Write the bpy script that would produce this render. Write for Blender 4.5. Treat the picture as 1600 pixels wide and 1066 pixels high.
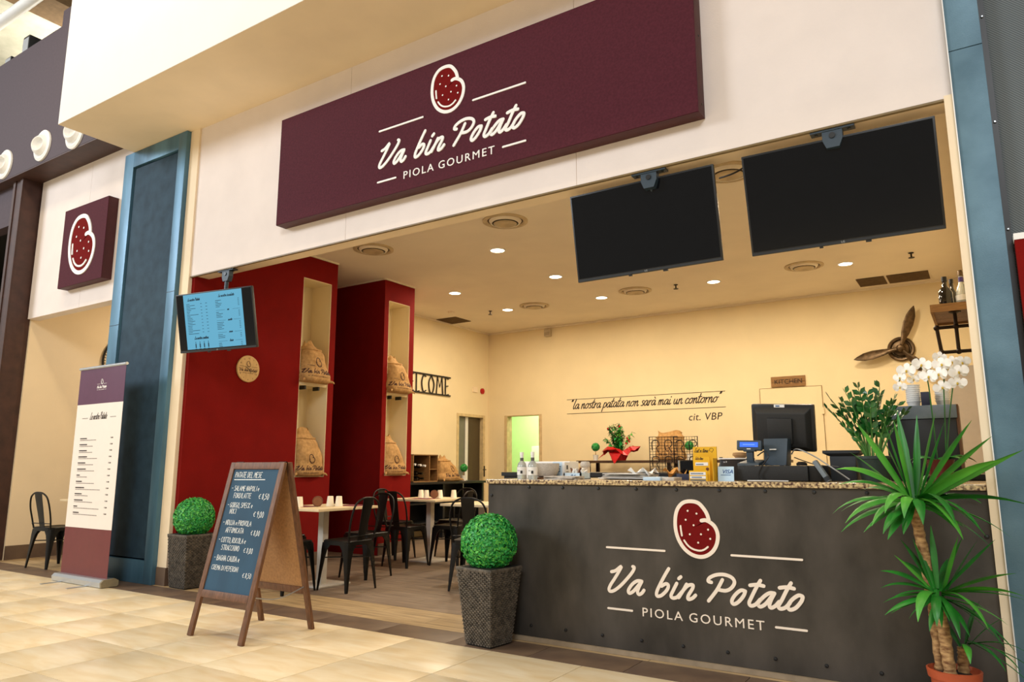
import bpy, bmesh, math, random
from mathutils import Matrix, Vector, noise
from mathutils.bvhtree import BVHTree
PI = math.pi
random.seed(7)
for o in list(bpy.data.objects): bpy.data.objects.remove(o)
S = bpy.context.scene
COL = S.collection

# ------------------------------------------------------------------ camera
cam_d = bpy.data.cameras.new('camera'); cam = bpy.data.objects.new('camera', cam_d); COL.objects.link(cam)
cam_d.sensor_width = 36.0; cam_d.lens = 1129.21 / 1600 * 36.0; cam_d.clip_end = 200
cam.matrix_world = Matrix(((0.83914, 0.09361, 0.53580, 0), (0.54392, -0.14299, -0.82687, 0), (-0.00079, 0.98529, -0.17090, 1.142), (0, 0, 0, 1)))
S.camera = cam

# ------------------------------------------------------------------ world, hall light, exposure
w = bpy.data.worlds.new('hall'); S.world = w; w.use_nodes = True
bg = w.node_tree.nodes['Background']; bg.inputs[0].default_value = (1.0, 0.86, 0.68, 1); bg.inputs[1].default_value = 0.47
S.view_settings.view_transform = 'Standard'; S.view_settings.look = 'None'
S.view_settings.exposure = 0.0; S.view_settings.gamma = 1.0; S.view_settings.use_curve_mapping = False

def area(name, loc, target, size, power, col, sy=None):
    d = bpy.data.lights.new(name, 'AREA'); d.energy = power; d.color = col; d.size = size
    if sy: d.shape = 'RECTANGLE'; d.size_y = sy
    o = bpy.data.objects.new(name, d); COL.objects.link(o); o.location = loc
    o.rotation_euler = (Vector(target) - Vector(loc)).to_track_quat('-Z', 'Y').to_euler()
    return o
area('atrium_window_left', (-19.0, -8.0, 9.0), (-4.0, 4.3, 2.0), 5.0, 1950, (0.86, 0.93, 1.0), 4.0)
area('atrium_window_front', (3.0, -9.0, 9.0), (-3.0, 4.5, 2.0), 5.0, 850, (0.92, 0.96, 1.0), 3.0)
for sx in (-8.6, -6.2, -3.8, -1.4):      # warm downlights of the gallery ceiling
    area('gallery_downlight', (sx, 2.0, 7.5), (sx, 2.4, 0), 0.5, 58, (1.0, 0.80, 0.52))

# ------------------------------------------------------------------ materials
def s2l(c):
    c = c / 255.0
    return c / 12.92 if c <= 0.04045 else ((c + 0.055) / 1.055) ** 2.4
def rgb(h):
    if isinstance(h, str): h = (int(h[0:2], 16), int(h[2:4], 16), int(h[4:6], 16))
    return (s2l(h[0]), s2l(h[1]), s2l(h[2]), 1)
MATS = {}
def mat(name, col, rough=0.6, metal=0.0, var=0.12, scale=12.0, bump=0.0, bscale=None, emit=None, est=0.0, col2=None, stretch=None, trans=0.0, spec=0.5, coat=0.0, detail=4):
    if name in MATS: return MATS[name]
    m = bpy.data.materials.new(name); m.use_nodes = True; nt = m.node_tree; N = nt.nodes; L = nt.links
    b = N['Principled BSDF']; b.inputs['Roughness'].default_value = rough; b.inputs['Metallic'].default_value = metal
    b.inputs['Specular IOR Level'].default_value = spec
    if coat: b.inputs['Coat Weight'].default_value = coat; b.inputs['Coat Roughness'].default_value = 0.1
    if trans: b.inputs['Transmission Weight'].default_value = trans
    tc = N.new('ShaderNodeTexCoord'); mp = N.new('ShaderNodeMapping'); L.new(tc.outputs['Object'], mp.inputs[0])
    if stretch: mp.inputs['Scale'].default_value = stretch
    nz = N.new('ShaderNodeTexNoise'); nz.inputs['Scale'].default_value = scale; nz.inputs['Detail'].default_value = detail; L.new(mp.outputs[0], nz.inputs[0])
    rp = N.new('ShaderNodeValToRGB'); L.new(nz.outputs[0], rp.inputs[0])
    c1 = rgb(col)
    if col2: c2 = rgb(col2)
    else: c2 = tuple(x * (1 - var * 2.2) for x in c1[:3]) + (1,)
    rp.color_ramp.elements[0].position = 0.3; rp.color_ramp.elements[1].position = 0.7
    rp.color_ramp.elements[0].color = c2; rp.color_ramp.elements[1].color = c1
    L.new(rp.outputs[0], b.inputs['Base Color'])
    if bump:
        n2 = N.new('ShaderNodeTexNoise'); n2.inputs['Scale'].default_value = bscale or scale * 4; n2.inputs['Detail'].default_value = 3; L.new(mp.outputs[0], n2.inputs[0])
        bp = N.new('ShaderNodeBump'); bp.inputs['Strength'].default_value = bump; bp.inputs['Distance'].default_value = 0.01
        L.new(n2.outputs[0], bp.inputs['Height']); L.new(bp.outputs[0], b.inputs['Normal'])
    if emit:
        b.inputs['Emission Color'].default_value = rgb(emit); b.inputs['Emission Strength'].default_value = est
    MATS[name] = m
    return m
M_white = mat('white_bulkhead_paint', 'd3d6d7', 0.7, var=0.02, scale=2)
M_soffit = mat('cream_paint_warm_bounce', 'f2dfc0', 0.8, var=0.03, scale=3, bump=0.05, bscale=150)  # cream wall paint; on the bulkhead underside it carries painted warm bounce
M_fascia = mat('fascia_plaster', 'eadfd9', 0.85, var=0.03, scale=3, bump=0.12, bscale=90)
M_wall = mat('cream_wall_paint', 'eddcb4', 0.85, var=0.03, scale=2, bump=0.15, bscale=60)
M_wallL = mat('cream_bay_paint', 'ecd9b8', 0.85, var=0.03, scale=2, bump=0.1, bscale=60)
M_ceil = mat('ceiling_paint', 'efe4d0', 0.9, var=0.03, scale=2, bump=0.05, bscale=80)
M_red = mat('dark_red_paint', '7a0f0a', 0.9, spec=0.15, var=0.06, scale=5, bump=0.15, bscale=120)
M_steel = mat('blue_grey_steel', '5f8ba6', 0.42, 0.3, col2='3d6177', scale=1.6, bump=0.05, bscale=120, stretch=(3, 3, 0.6))
M_steel_d = mat('dark_inset_steel', '31495a', 0.7, 0.0, spec=0.25, col2='253a49', scale=8, bump=0.12, bscale=200)
M_steel_r = mat('blue_grey_steel_light', '5f7f90', 0.5, 0.25, col2='4b6a7b', scale=5, bump=0.08, bscale=160)
M_ctr = mat('counter_sheet_metal', '55504b', 0.42, 0.4, col2='36332f', scale=2.2, bump=0.06, bscale=150, stretch=(2, 2, 1), detail=10)
M_granite = mat('granite', 'd9bf8e', 0.25, col2='432420', scale=60, detail=10, coat=0.3)
for n_ in M_granite.node_tree.nodes:
    if n_.type == 'VALTORGB': n_.color_ramp.elements[0].position = 0.38; n_.color_ramp.elements[1].position = 0.60
M_burg = mat('burgundy_sign', '52202c', 0.8, spec=0.2, var=0.12, scale=60)
M_sign_side = mat('burgundy_sign_edge', '4a1716', 0.6, var=0.1)
M_letter = mat('white_letter', 'f4f2ee', 0.5, var=0.01)
M_letter_c = mat('cream_letter', 'f0e2d2', 0.5, var=0.01)
M_crim = mat('crimson_fill', '721414', 0.9, spec=0.1, var=0.05, scale=60)
M_brown_tile = mat('brown_floor_tile', '6e5a48', 0.5, col2='57453a', scale=5, bump=0.08)
M_black = mat('black_plastic', '15171a', 0.4, var=0.1)
M_dgrey = mat('charcoal_plastic', '23282e', 0.5, var=0.1)
M_blued = mat('slate_blue_plastic', '2e3f4d', 0.5, var=0.08)
M_screen = mat('switched_off_screen', '0a0d12', 0.16, var=0.05, spec=0.25)
M_gun = mat('gunmetal_chair', '1d1b18', 0.4, 0.5, col2='121110', scale=10)
M_tabletop = mat('cream_tabletop', 'e0c9a0', 0.5, var=0.05)
M_tbl_edge = mat('white_table_metal', 'cfc8bc', 0.45, 0.1, var=0.05)
M_oak = mat('stained_wood', '7a5237', 0.55, col2='55361f', scale=6, stretch=(12, 12, 1.2), bump=0.15)
M_mdf = mat('hardboard', 'b98b58', 0.7, col2='a0764a', scale=60)
M_chalk = mat('chalkboard_sky_reflection', '29506b', 0.75, col2='1e4058', scale=5, detail=8, stretch=(1, 1, 0.4))  # bluish sky reflection put into the board colour
M_chalkw = mat('chalk', 'e8eef0', 0.95, var=0.08, scale=90)
M_leafb = mat('boxwood_green', '37b552', 0.4, col2='127034', scale=45)
M_leafb2 = mat('boxwood_green_light', '6fd04c', 0.4, col2='2a9440', scale=45)
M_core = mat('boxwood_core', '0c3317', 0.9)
M_wick = mat('grey_wicker', '6b6257', 0.55, col2='38332d', scale=30)
M_wick_d = mat('wicker_shadow_gap', '1d1a17', 0.8)
M_bsack = mat('burlap', 'c39a63', 0.9, col2='a37c4a', scale=30, bump=0.3, bscale=220)
M_ink = mat('brown_ink', '4a2a20', 0.8)
M_dink = mat('dark_print', '2c211c', 0.8)
M_yucca = mat('yucca_leaf', '2f8f2c', 0.4, col2='12561c', scale=4, stretch=(1, 1, 1))
M_yucca2 = mat('yucca_leaf_light', '5fb53a', 0.42, col2='2c7f28', scale=5)
M_bark = mat('yucca_bark', 'c9a26e', 0.85, col2='6b4526', scale=26, bump=0.5, bscale=40, stretch=(1, 1, 2.5))
M_terra = mat('terracotta_plastic', 'b5532f', 0.55, var=0.08)
M_soil = mat('soil', '2b1b12', 0.95, bump=0.5, bscale=60)
M_zz = mat('zz_leaf', '1f6a26', 0.3, col2='0d3f17', scale=12, coat=0.3)
M_stem = mat('green_stem', '4c7f33', 0.6)
M_orch = mat('orchid_petal', 'fbfaf7', 0.6, var=0.02)
M_orchc = mat('orchid_centre', 'd7b63e', 0.6)
M_foil = mat('red_foil', 'c00d14', 0.3, 0.2, var=0.15, scale=20)
M_metal = mat('aluminium', 'c6ccd2', 0.3, 0.7, var=0.03)
M_dmetal = mat('dark_pipe_metal', '2e231b', 0.45, 0.7, var=0.1)
M_bronze = mat('aged_bronze', '6b5740', 0.4, 0.7, col2='463725', scale=20)
M_lbl = mat('white_plastic', 'eeeeec', 0.45, var=0.02)
M_yell = mat('yellow_card', 'e9b413', 0.55, var=0.05)
M_lwood = mat('light_wood', 'd9b67c', 0.6, col2='c69f65', scale=8, stretch=(6, 6, 1))
M_kwood = mat('signboard_wood', '9b7444', 0.7, col2='7d5a33', scale=6, stretch=(1.5, 5, 14), bump=0.2)
M_brownbeam = mat('brown_steel', '4a3029', 0.55, 0.1, col2='3a2621', scale=8, bump=0.15)
M_band = mat('aubergine_band', '44343c', 0.7, var=0.08, scale=30, bump=0.08)
M_conc = mat('concrete', 'c4c2b2', 0.9, col2='a9a898', scale=3, bump=0.2)
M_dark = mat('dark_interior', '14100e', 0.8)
M_barn = mat('barn_wood', '4d3524', 0.8, col2='2f1f15', scale=4, stretch=(1, 1, 9), bump=0.4)
M_cup = mat('paper_cup', 'efe1c6', 0.6, var=0.03)
M_corkw = mat('log_slice', '7b4a2d', 0.8, col2='5b321d', scale=25)
M_place = mat('placemat', '7a3038', 0.8)
M_glow = mat('spot_glow', 'ffffff', emit='fff0d6', est=14)
M_green = mat('green_room_paint', 'cfe3ae', 0.8, var=0.02)
M_glassy = mat('bottle_glass_clear', 'e9efee', 0.08, trans=0.85, var=0.0)
M_bglass = mat('bottle_glass_dark', '120f0c', 0.08, coat=0.5)

def plank_mat(name, c1, c2, c3, bw, bh, mortar, rough=0.55):
    m = bpy.data.materials.new(name); m.use_nodes = True; nt = m.node_tree; N = nt.nodes; L = nt.links; b = N['Principled BSDF']
    b.inputs['Roughness'].default_value = rough
    tc = N.new('ShaderNodeTexCoord'); br = N.new('ShaderNodeTexBrick'); L.new(tc.outputs['Object'], br.inputs[0])
    br.inputs['Scale'].default_value = 1; br.inputs['Brick Width'].default_value = bw; br.inputs['Row Height'].default_value = bh
    br.inputs['Mortar Size'].default_value = mortar; br.inputs['Color1'].default_value = rgb(c1); br.inputs['Color2'].default_value = rgb(c2); br.inputs['Mortar'].default_value = rgb(c3)
    mp = N.new('ShaderNodeMapping'); mp.inputs['Scale'].default_value = (2.5, 45, 1); L.new(tc.outputs['Object'], mp.inputs[0])
    nz = N.new('ShaderNodeTexNoise'); nz.inputs['Scale'].default_value = 1.0; nz.inputs['Detail'].default_value = 5; L.new(mp.outputs[0], nz.inputs[0])
    rp = N.new('ShaderNodeValToRGB'); rp.color_ramp.elements[0].position = 0.35; rp.color_ramp.elements[1].position = 0.65
    rp.color_ramp.elements[0].color = (0.45, 0.42, 0.42, 1); rp.color_ramp.elements[1].color = (1, 1, 1, 1); L.new(nz.outputs[0], rp.inputs[0])
    mx = N.new('ShaderNodeMixRGB'); mx.blend_type = 'MULTIPLY'; mx.inputs[0].default_value = 0.8; L.new(br.outputs[0], mx.inputs[1]); L.new(rp.outputs[0], mx.inputs[2])
    L.new(mx.outputs[0], b.inputs['Base Color'])
    return m
M_plank = plank_mat('vinyl_plank', '8d7a66', '7f6c5a', '6f5e4e', 1.2, 0.19, 0.004)
M_plank_daylit = plank_mat('vinyl_plank_daylit', 'bba27a', 'b0966c', '8a7354', 1.2, 0.19, 0.004)  # the same planks with daylight mixed into their colour
def tile_mat():
    m = bpy.data.materials.new('beige_marble_tile'); m.use_nodes = True; nt = m.node_tree; N = nt.nodes; L = nt.links; b = N['Principled BSDF']
    b.inputs['Roughness'].default_value = 0.3; b.inputs['Specular IOR Level'].default_value = 0.35
    tc = N.new('ShaderNodeTexCoord'); oi = N.new('ShaderNodeObjectInfo'); ad = N.new('ShaderNodeVectorMath'); ad.operation = 'ADD'
    ml = N.new('ShaderNodeMath'); ml.operation = 'MULTIPLY'; ml.inputs[1].default_value = 40; L.new(oi.outputs['Random'], ml.inputs[0])
    L.new(tc.outputs['Object'], ad.inputs[0]); L.new(ml.outputs[0], ad.inputs[1])
    mp = N.new('ShaderNodeMapping'); mp.inputs['Scale'].default_value = (2, 7, 1); mp.inputs['Rotation'].default_value = (0, 0, 0.35); L.new(ad.outputs[0], mp.inputs[0])
    nz = N.new('ShaderNodeTexNoise'); nz.inputs['Scale'].default_value = 1.6; nz.inputs['Detail'].default_value = 7; nz.inputs['Distortion'].default_value = 0.6; L.new(mp.outputs[0], nz.inputs[0])
    rp = N.new('ShaderNodeValToRGB'); rp.color_ramp.elements[0].position = 0.3; rp.color_ramp.elements[1].position = 0.72
    rp.color_ramp.elements[0].color = rgb('e6cfa4'); rp.color_ramp.elements[1].color = rgb('f5e8cb'); L.new(nz.outputs[0], rp.inputs[0])
    hs = N.new('ShaderNodeHueSaturation'); mr = N.new('ShaderNodeMapRange'); mr.inputs[3].default_value = 0.93; mr.inputs[4].default_value = 1.05
    L.new(oi.outputs['Random'], mr.inputs[0]); L.new(mr.outputs[0], hs.inputs['Value']); L.new(rp.outputs[0], hs.inputs['Color']); L.new(hs.outputs[0], b.inputs['Base Color'])
    return m
M_tile = tile_mat()

# ------------------------------------------------------------------ mesh builder
_text_cache = {}
def text_geo(s, size, extrude, spacing):
    k = (s, size, extrude, spacing)
    if k not in _text_cache:
        cu = bpy.data.curves.new('t', 'FONT'); cu.body = s; cu.size = size; cu.extrude = extrude; cu.space_character = spacing; cu.resolution_u = 3
        o = bpy.data.objects.new('t', cu); COL.objects.link(o)
        me = o.to_mesh(); vs = [v.co.copy() for v in me.vertices]; fs = [tuple(p.vertices) for p in me.polygons]
        o.to_mesh_clear(); bpy.data.objects.remove(o); bpy.data.curves.remove(cu)
        _text_cache[k] = (vs, fs)
    return _text_cache[k]
def smooth_pts(pts, n=6, closed=False):
    if len(pts) < 3: return [Vector(p) for p in pts]
    P = [Vector(p) for p in pts]; out = []; m = len(P)
    rng = range(m) if closed else range(m - 1)
    for i in rng:
        if closed: a, b, c, d = P[(i - 1) % m], P[i], P[(i + 1) % m], P[(i + 2) % m]
        else: a, b, c, d = P[max(i - 1, 0)], P[i], P[i + 1], P[min(i + 2, m - 1)]
        for k in range(n):
            t = k / n; t2 = t * t; t3 = t2 * t
            out.append(0.5 * ((2 * b) + (c - a) * t + (2 * a - 5 * b + 4 * c - d) * t2 + (3 * b - a - 3 * c + d) * t3))
    if not closed: out.append(P[-1])
    return out
class MB:
    def __init__(s): s.v = []; s.f = []; s.m = []; s.T = Matrix.Identity(4); s.mi = 0
    def add(s, vs, fs, T=None):
        n = len(s.v); M = s.T @ T if T else s.T
        s.v += [M @ Vector(p) for p in vs]; s.f += [tuple(i + n for i in f) for f in fs]; s.m += [s.mi] * len(fs); return s
    def box(s, x0, x1, y0, y1, z0, z1, T=None):
        return s.add([(x0, y0, z0), (x1, y0, z0), (x1, y1, z0), (x0, y1, z0), (x0, y0, z1), (x1, y0, z1), (x1, y1, z1), (x0, y1, z1)],
                     [(0, 3, 2, 1), (4, 5, 6, 7), (0, 1, 5, 4), (1, 2, 6, 5), (2, 3, 7, 6), (3, 0, 4, 7)], T)
    def hexa(s, b, t, T=None):      # 4 bottom, 4 top points
        return s.add(list(b) + list(t), [(0, 3, 2, 1), (4, 5, 6, 7), (0, 1, 5, 4), (1, 2, 6, 5), (2, 3, 7, 6), (3, 0, 4, 7)], T)
    def prism(s, poly, z0, z1, T=None):
        n = len(poly)
        vs = [(p[0], p[1], z0) for p in poly] + [(p[0], p[1], z1) for p in poly]
        fs = [tuple(range(n - 1, -1, -1)), tuple(range(n, 2 * n))] + [(i, (i + 1) % n, n + (i + 1) % n, n + i) for i in range(n)]
        return s.add(vs, fs, T)
    def lathe(s, prof, n=24, c=(0, 0, 0), T=None, cap=True):
        vs = []; fs = []
        for r, z in prof:
            for k in range(n):
                a = 2 * PI * k / n; vs.append((c[0] + r * math.cos(a), c[1] + r * math.sin(a), c[2] + z))
        for i in range(len(prof) - 1):
            for k in range(n): fs.append((i * n + k, i * n + (k + 1) % n, (i + 1) * n + (k + 1) % n, (i + 1) * n + k))
        if cap:
            if prof[0][0] > 1e-5: fs.append(tuple(range(n - 1, -1, -1)))
            if prof[-1][0] > 1e-5: fs.append(tuple((len(prof) - 1) * n + k for k in range(n)))
        return s.add(vs, fs, T)
    def ball(s, r, c=(0, 0, 0), n=16, m=10, sq=(1, 1, 1)):
        vs = []; fs = []
        for i in range(m + 1):
            a = PI * i / m
            for k in range(n):
                b = 2 * PI * k / n; vs.append((c[0] + sq[0] * r * math.sin(a) * math.cos(b), c[1] + sq[1] * r * math.sin(a) * math.sin(b), c[2] - sq[2] * r * math.cos(a)))
        for i in range(m):
            for k in range(n): fs.append((i * n + k, i * n + (k + 1) % n, (i + 1) * n + (k + 1) % n, (i + 1) * n + k))
        return s.add(vs, fs)
    def tube(s, pts, r, n=8, closed=False, sm=0, T=None, flat=1.0):
        P = smooth_pts(pts, sm, closed) if sm else [Vector(p) for p in pts]
        m = len(P); R = r if isinstance(r, (list, tuple)) else None
        vs = []; fs = []; up = None
        for i in range(m):
            a = P[i - 1] if (i or closed) else P[i]; b = P[(i + 1) % m] if (i < m - 1 or closed) else P[i]
            t = (b - a).normalized() if (b - a).length > 1e-9 else Vector((0, 0, 1))
            if up is None: up = Vector((0, 0, 1)) if abs(t.z) < 0.9 else Vector((1, 0, 0))
            x = (up - t * up.dot(t)).normalized(); y = t.cross(x); up = x
            if R:
                q = i / max(m - 1, 1) * (len(R) - 1); j = min(int(q), len(R) - 2); rr = R[j] + (R[j + 1] - R[j]) * (q - j)
            else: rr = r
            for k in range(n):
                c = 2 * PI * k / n; vs.append(P[i] + x * rr * math.cos(c) + y * rr * flat * math.sin(c))
        for i in range(m if closed else m - 1):
            j = (i + 1) % m
            for k in range(n): fs.append((i * n + k, i * n + (k + 1) % n, j * n + (k + 1) % n, j * n + k))
        if not closed: fs += [tuple(range(n - 1, -1, -1)), tuple((m - 1) * n + k for k in range(n))]
        return s.add(vs, fs, T)
    def ribbon(s, pts, r, F, h=0.002, sm=5, closed=False):    # flat stroke of half-width r on the surface frame F(u, v, h) -> point
        P = smooth_pts([(p[0], p[1]) for p in pts], sm, closed) if sm else [Vector(p[:2]) for p in pts]
        m = len(P); vs = []; fs = []
        Ls = []; Rs = []
        for i in range(m):
            a = P[i - 1] if (i or closed) else P[i]; b = P[(i + 1) % m] if (i < m - 1 or closed) else P[i]
            t = (b - a); t = t.normalized() if t.length > 1e-9 else Vector((1, 0)); nn = Vector((-t.y, t.x))
            Ls.append(P[i] + nn * r); Rs.append(P[i] - nn * r)
        if not closed:                     # round caps
            t0 = (P[1] - P[0]).normalized(); t1 = (P[-1] - P[-2]).normalized()
            Ls = [P[0] - t0 * r + Vector((-t0.y, t0.x)) * r * 0.35, P[0] - t0 * r * 0.6 + Vector((-t0.y, t0.x)) * r * 0.8] + Ls + [P[-1] + t1 * r * 0.6 + Vector((-t1.y, t1.x)) * r * 0.8, P[-1] + t1 * r + Vector((-t1.y, t1.x)) * r * 0.35]
            Rs = [P[0] - t0 * r - Vector((-t0.y, t0.x)) * r * 0.35, P[0] - t0 * r * 0.6 - Vector((-t0.y, t0.x)) * r * 0.8] + Rs + [P[-1] + t1 * r * 0.6 - Vector((-t1.y, t1.x)) * r * 0.8, P[-1] + t1 * r - Vector((-t1.y, t1.x)) * r * 0.35]
        m = len(Ls); s.nr = getattr(s, 'nr', 0) + 1; h0 = h * (1 + 0.07 * (s.nr % 6))
        for i in range(m):
            h = h0 * (1 + 0.4 * i / m)
            vs += [F(Ls[i].x, Ls[i].y, h), F(Rs[i].x, Rs[i].y, h), F(Ls[i].x, Ls[i].y, 0), F(Rs[i].x, Rs[i].y, 0)]
        for i in range(m if closed else m - 1):
            a = 4 * i; b = 4 * ((i + 1) % m)
            fs += [(a, a + 1, b + 1, b), (a + 1, a + 3, b + 3, b + 1), (a + 2, a, b, b + 2)]
        return s.add(vs, fs)
    def text(s, t, size, F, x=0, y=0, h=0.002, sp=1.0, align='l', sx=1.0, wid=None):
        vs, fs = text_geo(t, size, 0.5, sp)
        if not vs: return s
        if wid: sx = wid / max(p.x for p in vs)
        w_ = max(p.x for p in vs) * sx
        ox = x - (w_ / 2 if align == 'c' else w_ if align == 'r' else 0)
        return s.add([F(ox + p.x * sx, y + p.y, h if p.z > 0 else 0) for p in vs], fs)
    def build(s, name, material, parent=None, world=False, smooth=False, bevel=0.0, sharp=40):
        me = bpy.data.meshes.new(name)
        off = Vector((0, 0, 0))
        if world and parent is not None:
            r = parent
            while r.parent: r = r.parent
            off = r.location
        me.from_pydata([tuple(p - off) for p in s.v], [], s.f)
        mm = material if isinstance(material, (list, tuple)) else [material]
        for x in mm: me.materials.append(x)
        if len(mm) > 1: me.polygons.foreach_set('material_index', s.m)
        bm = bmesh.new(); bm.from_mesh(me)
        if bevel:
            es = [e for e in bm.edges if len(e.link_faces) == 2 and e.calc_face_angle(0) > 0.5]
            bmesh.ops.bevel(bm, geom=es, offset=bevel, segments=2, affect='EDGES', profile=0.6)
        bmesh.ops.recalc_face_normals(bm, faces=bm.faces)
        bm.to_mesh(me); bm.free()
        if smooth or bevel:
            me.shade_smooth(); me.set_sharp_from_angle(angle=math.radians(sharp))
        o = bpy.data.objects.new(name, me); COL.objects.link(o)
        if parent is not None: o.parent = parent
        return o
def thing(name, label, cat, loc=(0, 0, 0), rz=0.0, group=None):
    o = bpy.data.objects.new(name, None); COL.objects.link(o); o.empty_display_size = 0.1
    o.location = loc; o.rotation_euler = (0, 0, rz); o['label'] = label; o['category'] = cat
    if group: o['group'] = group
    return o
def tag(o, label, cat, group=None):
    o['label'] = label; o['category'] = cat
    if group: o['group'] = group
    return o
def struct(name, mb, m, parent=None, **k):
    o = mb.build(name, m, parent, **k)
    if parent is None: o['kind'] = 'structure'
    return o
def dup(root, loc, rz, label=None, group=None):
    def cp(o, par):
        c = o.copy(); COL.objects.link(c); c.parent = par
        for ch in kids.get(o.name, []): cp(ch, c)
        return c
    kids = {}
    def walk(o):
        kids[o.name] = list(o.children)
        for ch in o.children: walk(ch)
    walk(root)
    r = cp(root, None); r.location = loc; r.rotation_euler = (0, 0, rz)
    if label: r['label'] = label
    if group: r['group'] = group
    return r
def FY(x, y, z, sc=1.0): return lambda u, v, h: Vector((x + u * sc, y - h, z + v * sc))     # surface facing -Y
def FX(x, y, z, sc=1.0): return lambda u, v, h: Vector((x + h, y + u * sc, z + v * sc))     # surface facing +X

# ------------------------------------------------------------------ the shop's logo, drawn as strokes (units: 2760 across)
L_LINES = [[(110, 765), (490, 765)], [(2492, 765), (2867, 765)], [(110, -100), (1013, -100)], [(1963, -100), (2867, -100)]]
L_SCRIPT = [
 [(178, 246), (245, 225), (335, 160), (300, 230), (225, 340), (160, 430), (130, 495), (152, 525), (220, 505), (320, 430), (430, 320), (512, 225), (542, 165), (520, 150)],
 [(652, 345), (580, 345), (500, 400), (440, 485), (455, 525), (515, 495), (590, 415), (652, 345), (610, 420), (582, 490), (600, 528), (645, 510), (682, 465)],
 [(1065, 140), (1000, 240), (930, 360), (875, 470), (880, 525), (945, 510), (1025, 435), (1052, 370), (1015, 348), (950, 385)],
 [(1175, 330), (1125, 420), (1085, 500), (1108, 530), (1170, 515), (1230, 455), (1330, 350), (1405, 332), (1400, 380), (1338, 475), (1333, 525), (1390, 510), (1440, 465)],
 [(1318, 330), (1260, 425), (1198, 515)], [(1208, 262), (1238, 237)],
 [(1822, 230), (1740, 370), (1620, 520)],
 [(1668, 275), (1625, 262), (1650, 215), (1740, 172), (1850, 160), (1950, 190), (1985, 250), (1940, 325), (1860, 368), (1760, 362)],
 [(2122, 352), (2065, 345), (1990, 405), (1938, 485), (1955, 530), (2020, 500), (2095, 415), (2122, 352)],
 [(2327, 200), (2270, 290), (2200, 420), (2165, 495), (2188, 530), (2250, 505), (2310, 440)], [(2190, 270), (2280, 255), (2365, 265)],
 [(2497, 345), (2432, 348), (2352, 405), (2282, 490), (2305, 530), (2375, 490), (2450, 400), (2497, 345), (2452, 425), (2425, 500), (2445, 530), (2500, 500), (2550, 445)],
 [(2712, 200), (2655, 290), (2585, 420), (2537, 500), (2562, 530), (2625, 508), (2685, 445)], [(2567, 270), (2657, 255), (2745, 265)],
 [(2842, 350), (2792, 345), (2712, 405), (2658, 485), (2678, 530), (2752, 500), (2825, 415), (2847, 360)]]
L_OUT = [(x + 889, y - 996) for x, y in [(680, 455), (740, 448), (810, 480), (870, 540), (900, 640), (880, 760), (820, 860), (730, 925), (630, 945), (520, 920), (420, 850), (350, 750), (310, 640), (297, 520), (310, 390), (350, 290), (430, 215), (540, 195), (640, 215), (710, 280), (760, 360), (785, 445)]]
L_HI = [[(x + 889, y - 996) for x, y in q] for q in ([(375, 540), (380, 600), (390, 670)], [(420, 735), (470, 800), (540, 845), (630, 862), (700, 845), (755, 805)])]
L_DOT = [(x + 889, y - 996) for x, y in [(487, 328), (614, 362), (453, 452), (565, 522), (505, 648), (665, 640), (768, 573), (793, 695), (620, 755)]]
def logo(parent, F, width, ink, fill=None, h=0.004, bold=1.0, what='all', world=True, name='logo', lo=5):
    """F: surface frame with the origin at the logo's bottom-left line end."""
    k = width / 2757.0
    G = lambda u, v, hh: F((u - 110) * k, (765 - v) * k, hh)
    if what != 'emblem':
        a = MB()
        for q in L_SCRIPT: a.ribbon(q, 23.5 * bold, G, h, lo)
        a.build(name + '_script_lettering', ink, parent, world)
        for q in L_LINES: MB().ribbon(q, 14 * bold, G, h, 0).build('rule_line', ink, parent, world)
        a = MB()
        a.text('PIOLA', 172, lambda u, v, hh: G(u, 823 - v, hh), 636, 0, h, 1.25, wid=608)
        a.build('subtitle_word', ink, parent, world)
        a = MB(); a.text('GOURMET', 172, lambda u, v, hh: G(u, 823 - v, hh), 2347, 0, h, 1.25, 'r', wid=1020)
        a.build('subtitle_word', ink, parent, world)
    a = MB()
    a.ribbon(L_OUT, 26 * bold, G, h, lo)
    e = a.build(name + '_potato_emblem', ink, parent, world)
    a = MB()
    for q in L_HI:
        a.ribbon(q, 12 * bold, G, h * 1.2, lo)
        if width > 1: a.build('emblem_highlight', ink, e, world); a = MB()
    for x, y in L_DOT:
        if width > 1 and a.v: a.build('emblem_dot', ink, e, world); a = MB()
        a.add([G(x, y, h * 1.2)] + [G(x + 14 * bold * math.cos(t * PI / 5), y + 14 * bold * math.sin(t * PI / 5), h * 1.2) for t in range(10)], [(0, i + 1, (i + 1) % 10 + 1) for i in range(10)])
    if width > 1: a.build('emblem_dot', ink, e, world)
    else: a.build(name + '_emblem_marks', ink, e, world) if e.parent.parent is None else a.build(name + '_emblem_marks', ink, parent, world)
    if fill:
        P = smooth_pts(L_OUT[1:] , 4, True); c = Vector((1450, -440))
        a = MB(); n = len(P); a.add([G(c.x, c.y, h * 0.5)] + [G(p[0], p[1], h * 0.5) for p in P], [(0, i + 1, (i + 1) % n + 1) for i in range(n)])
        a.build(name + '_emblem_fill', fill, parent, world)
    return e
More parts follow.
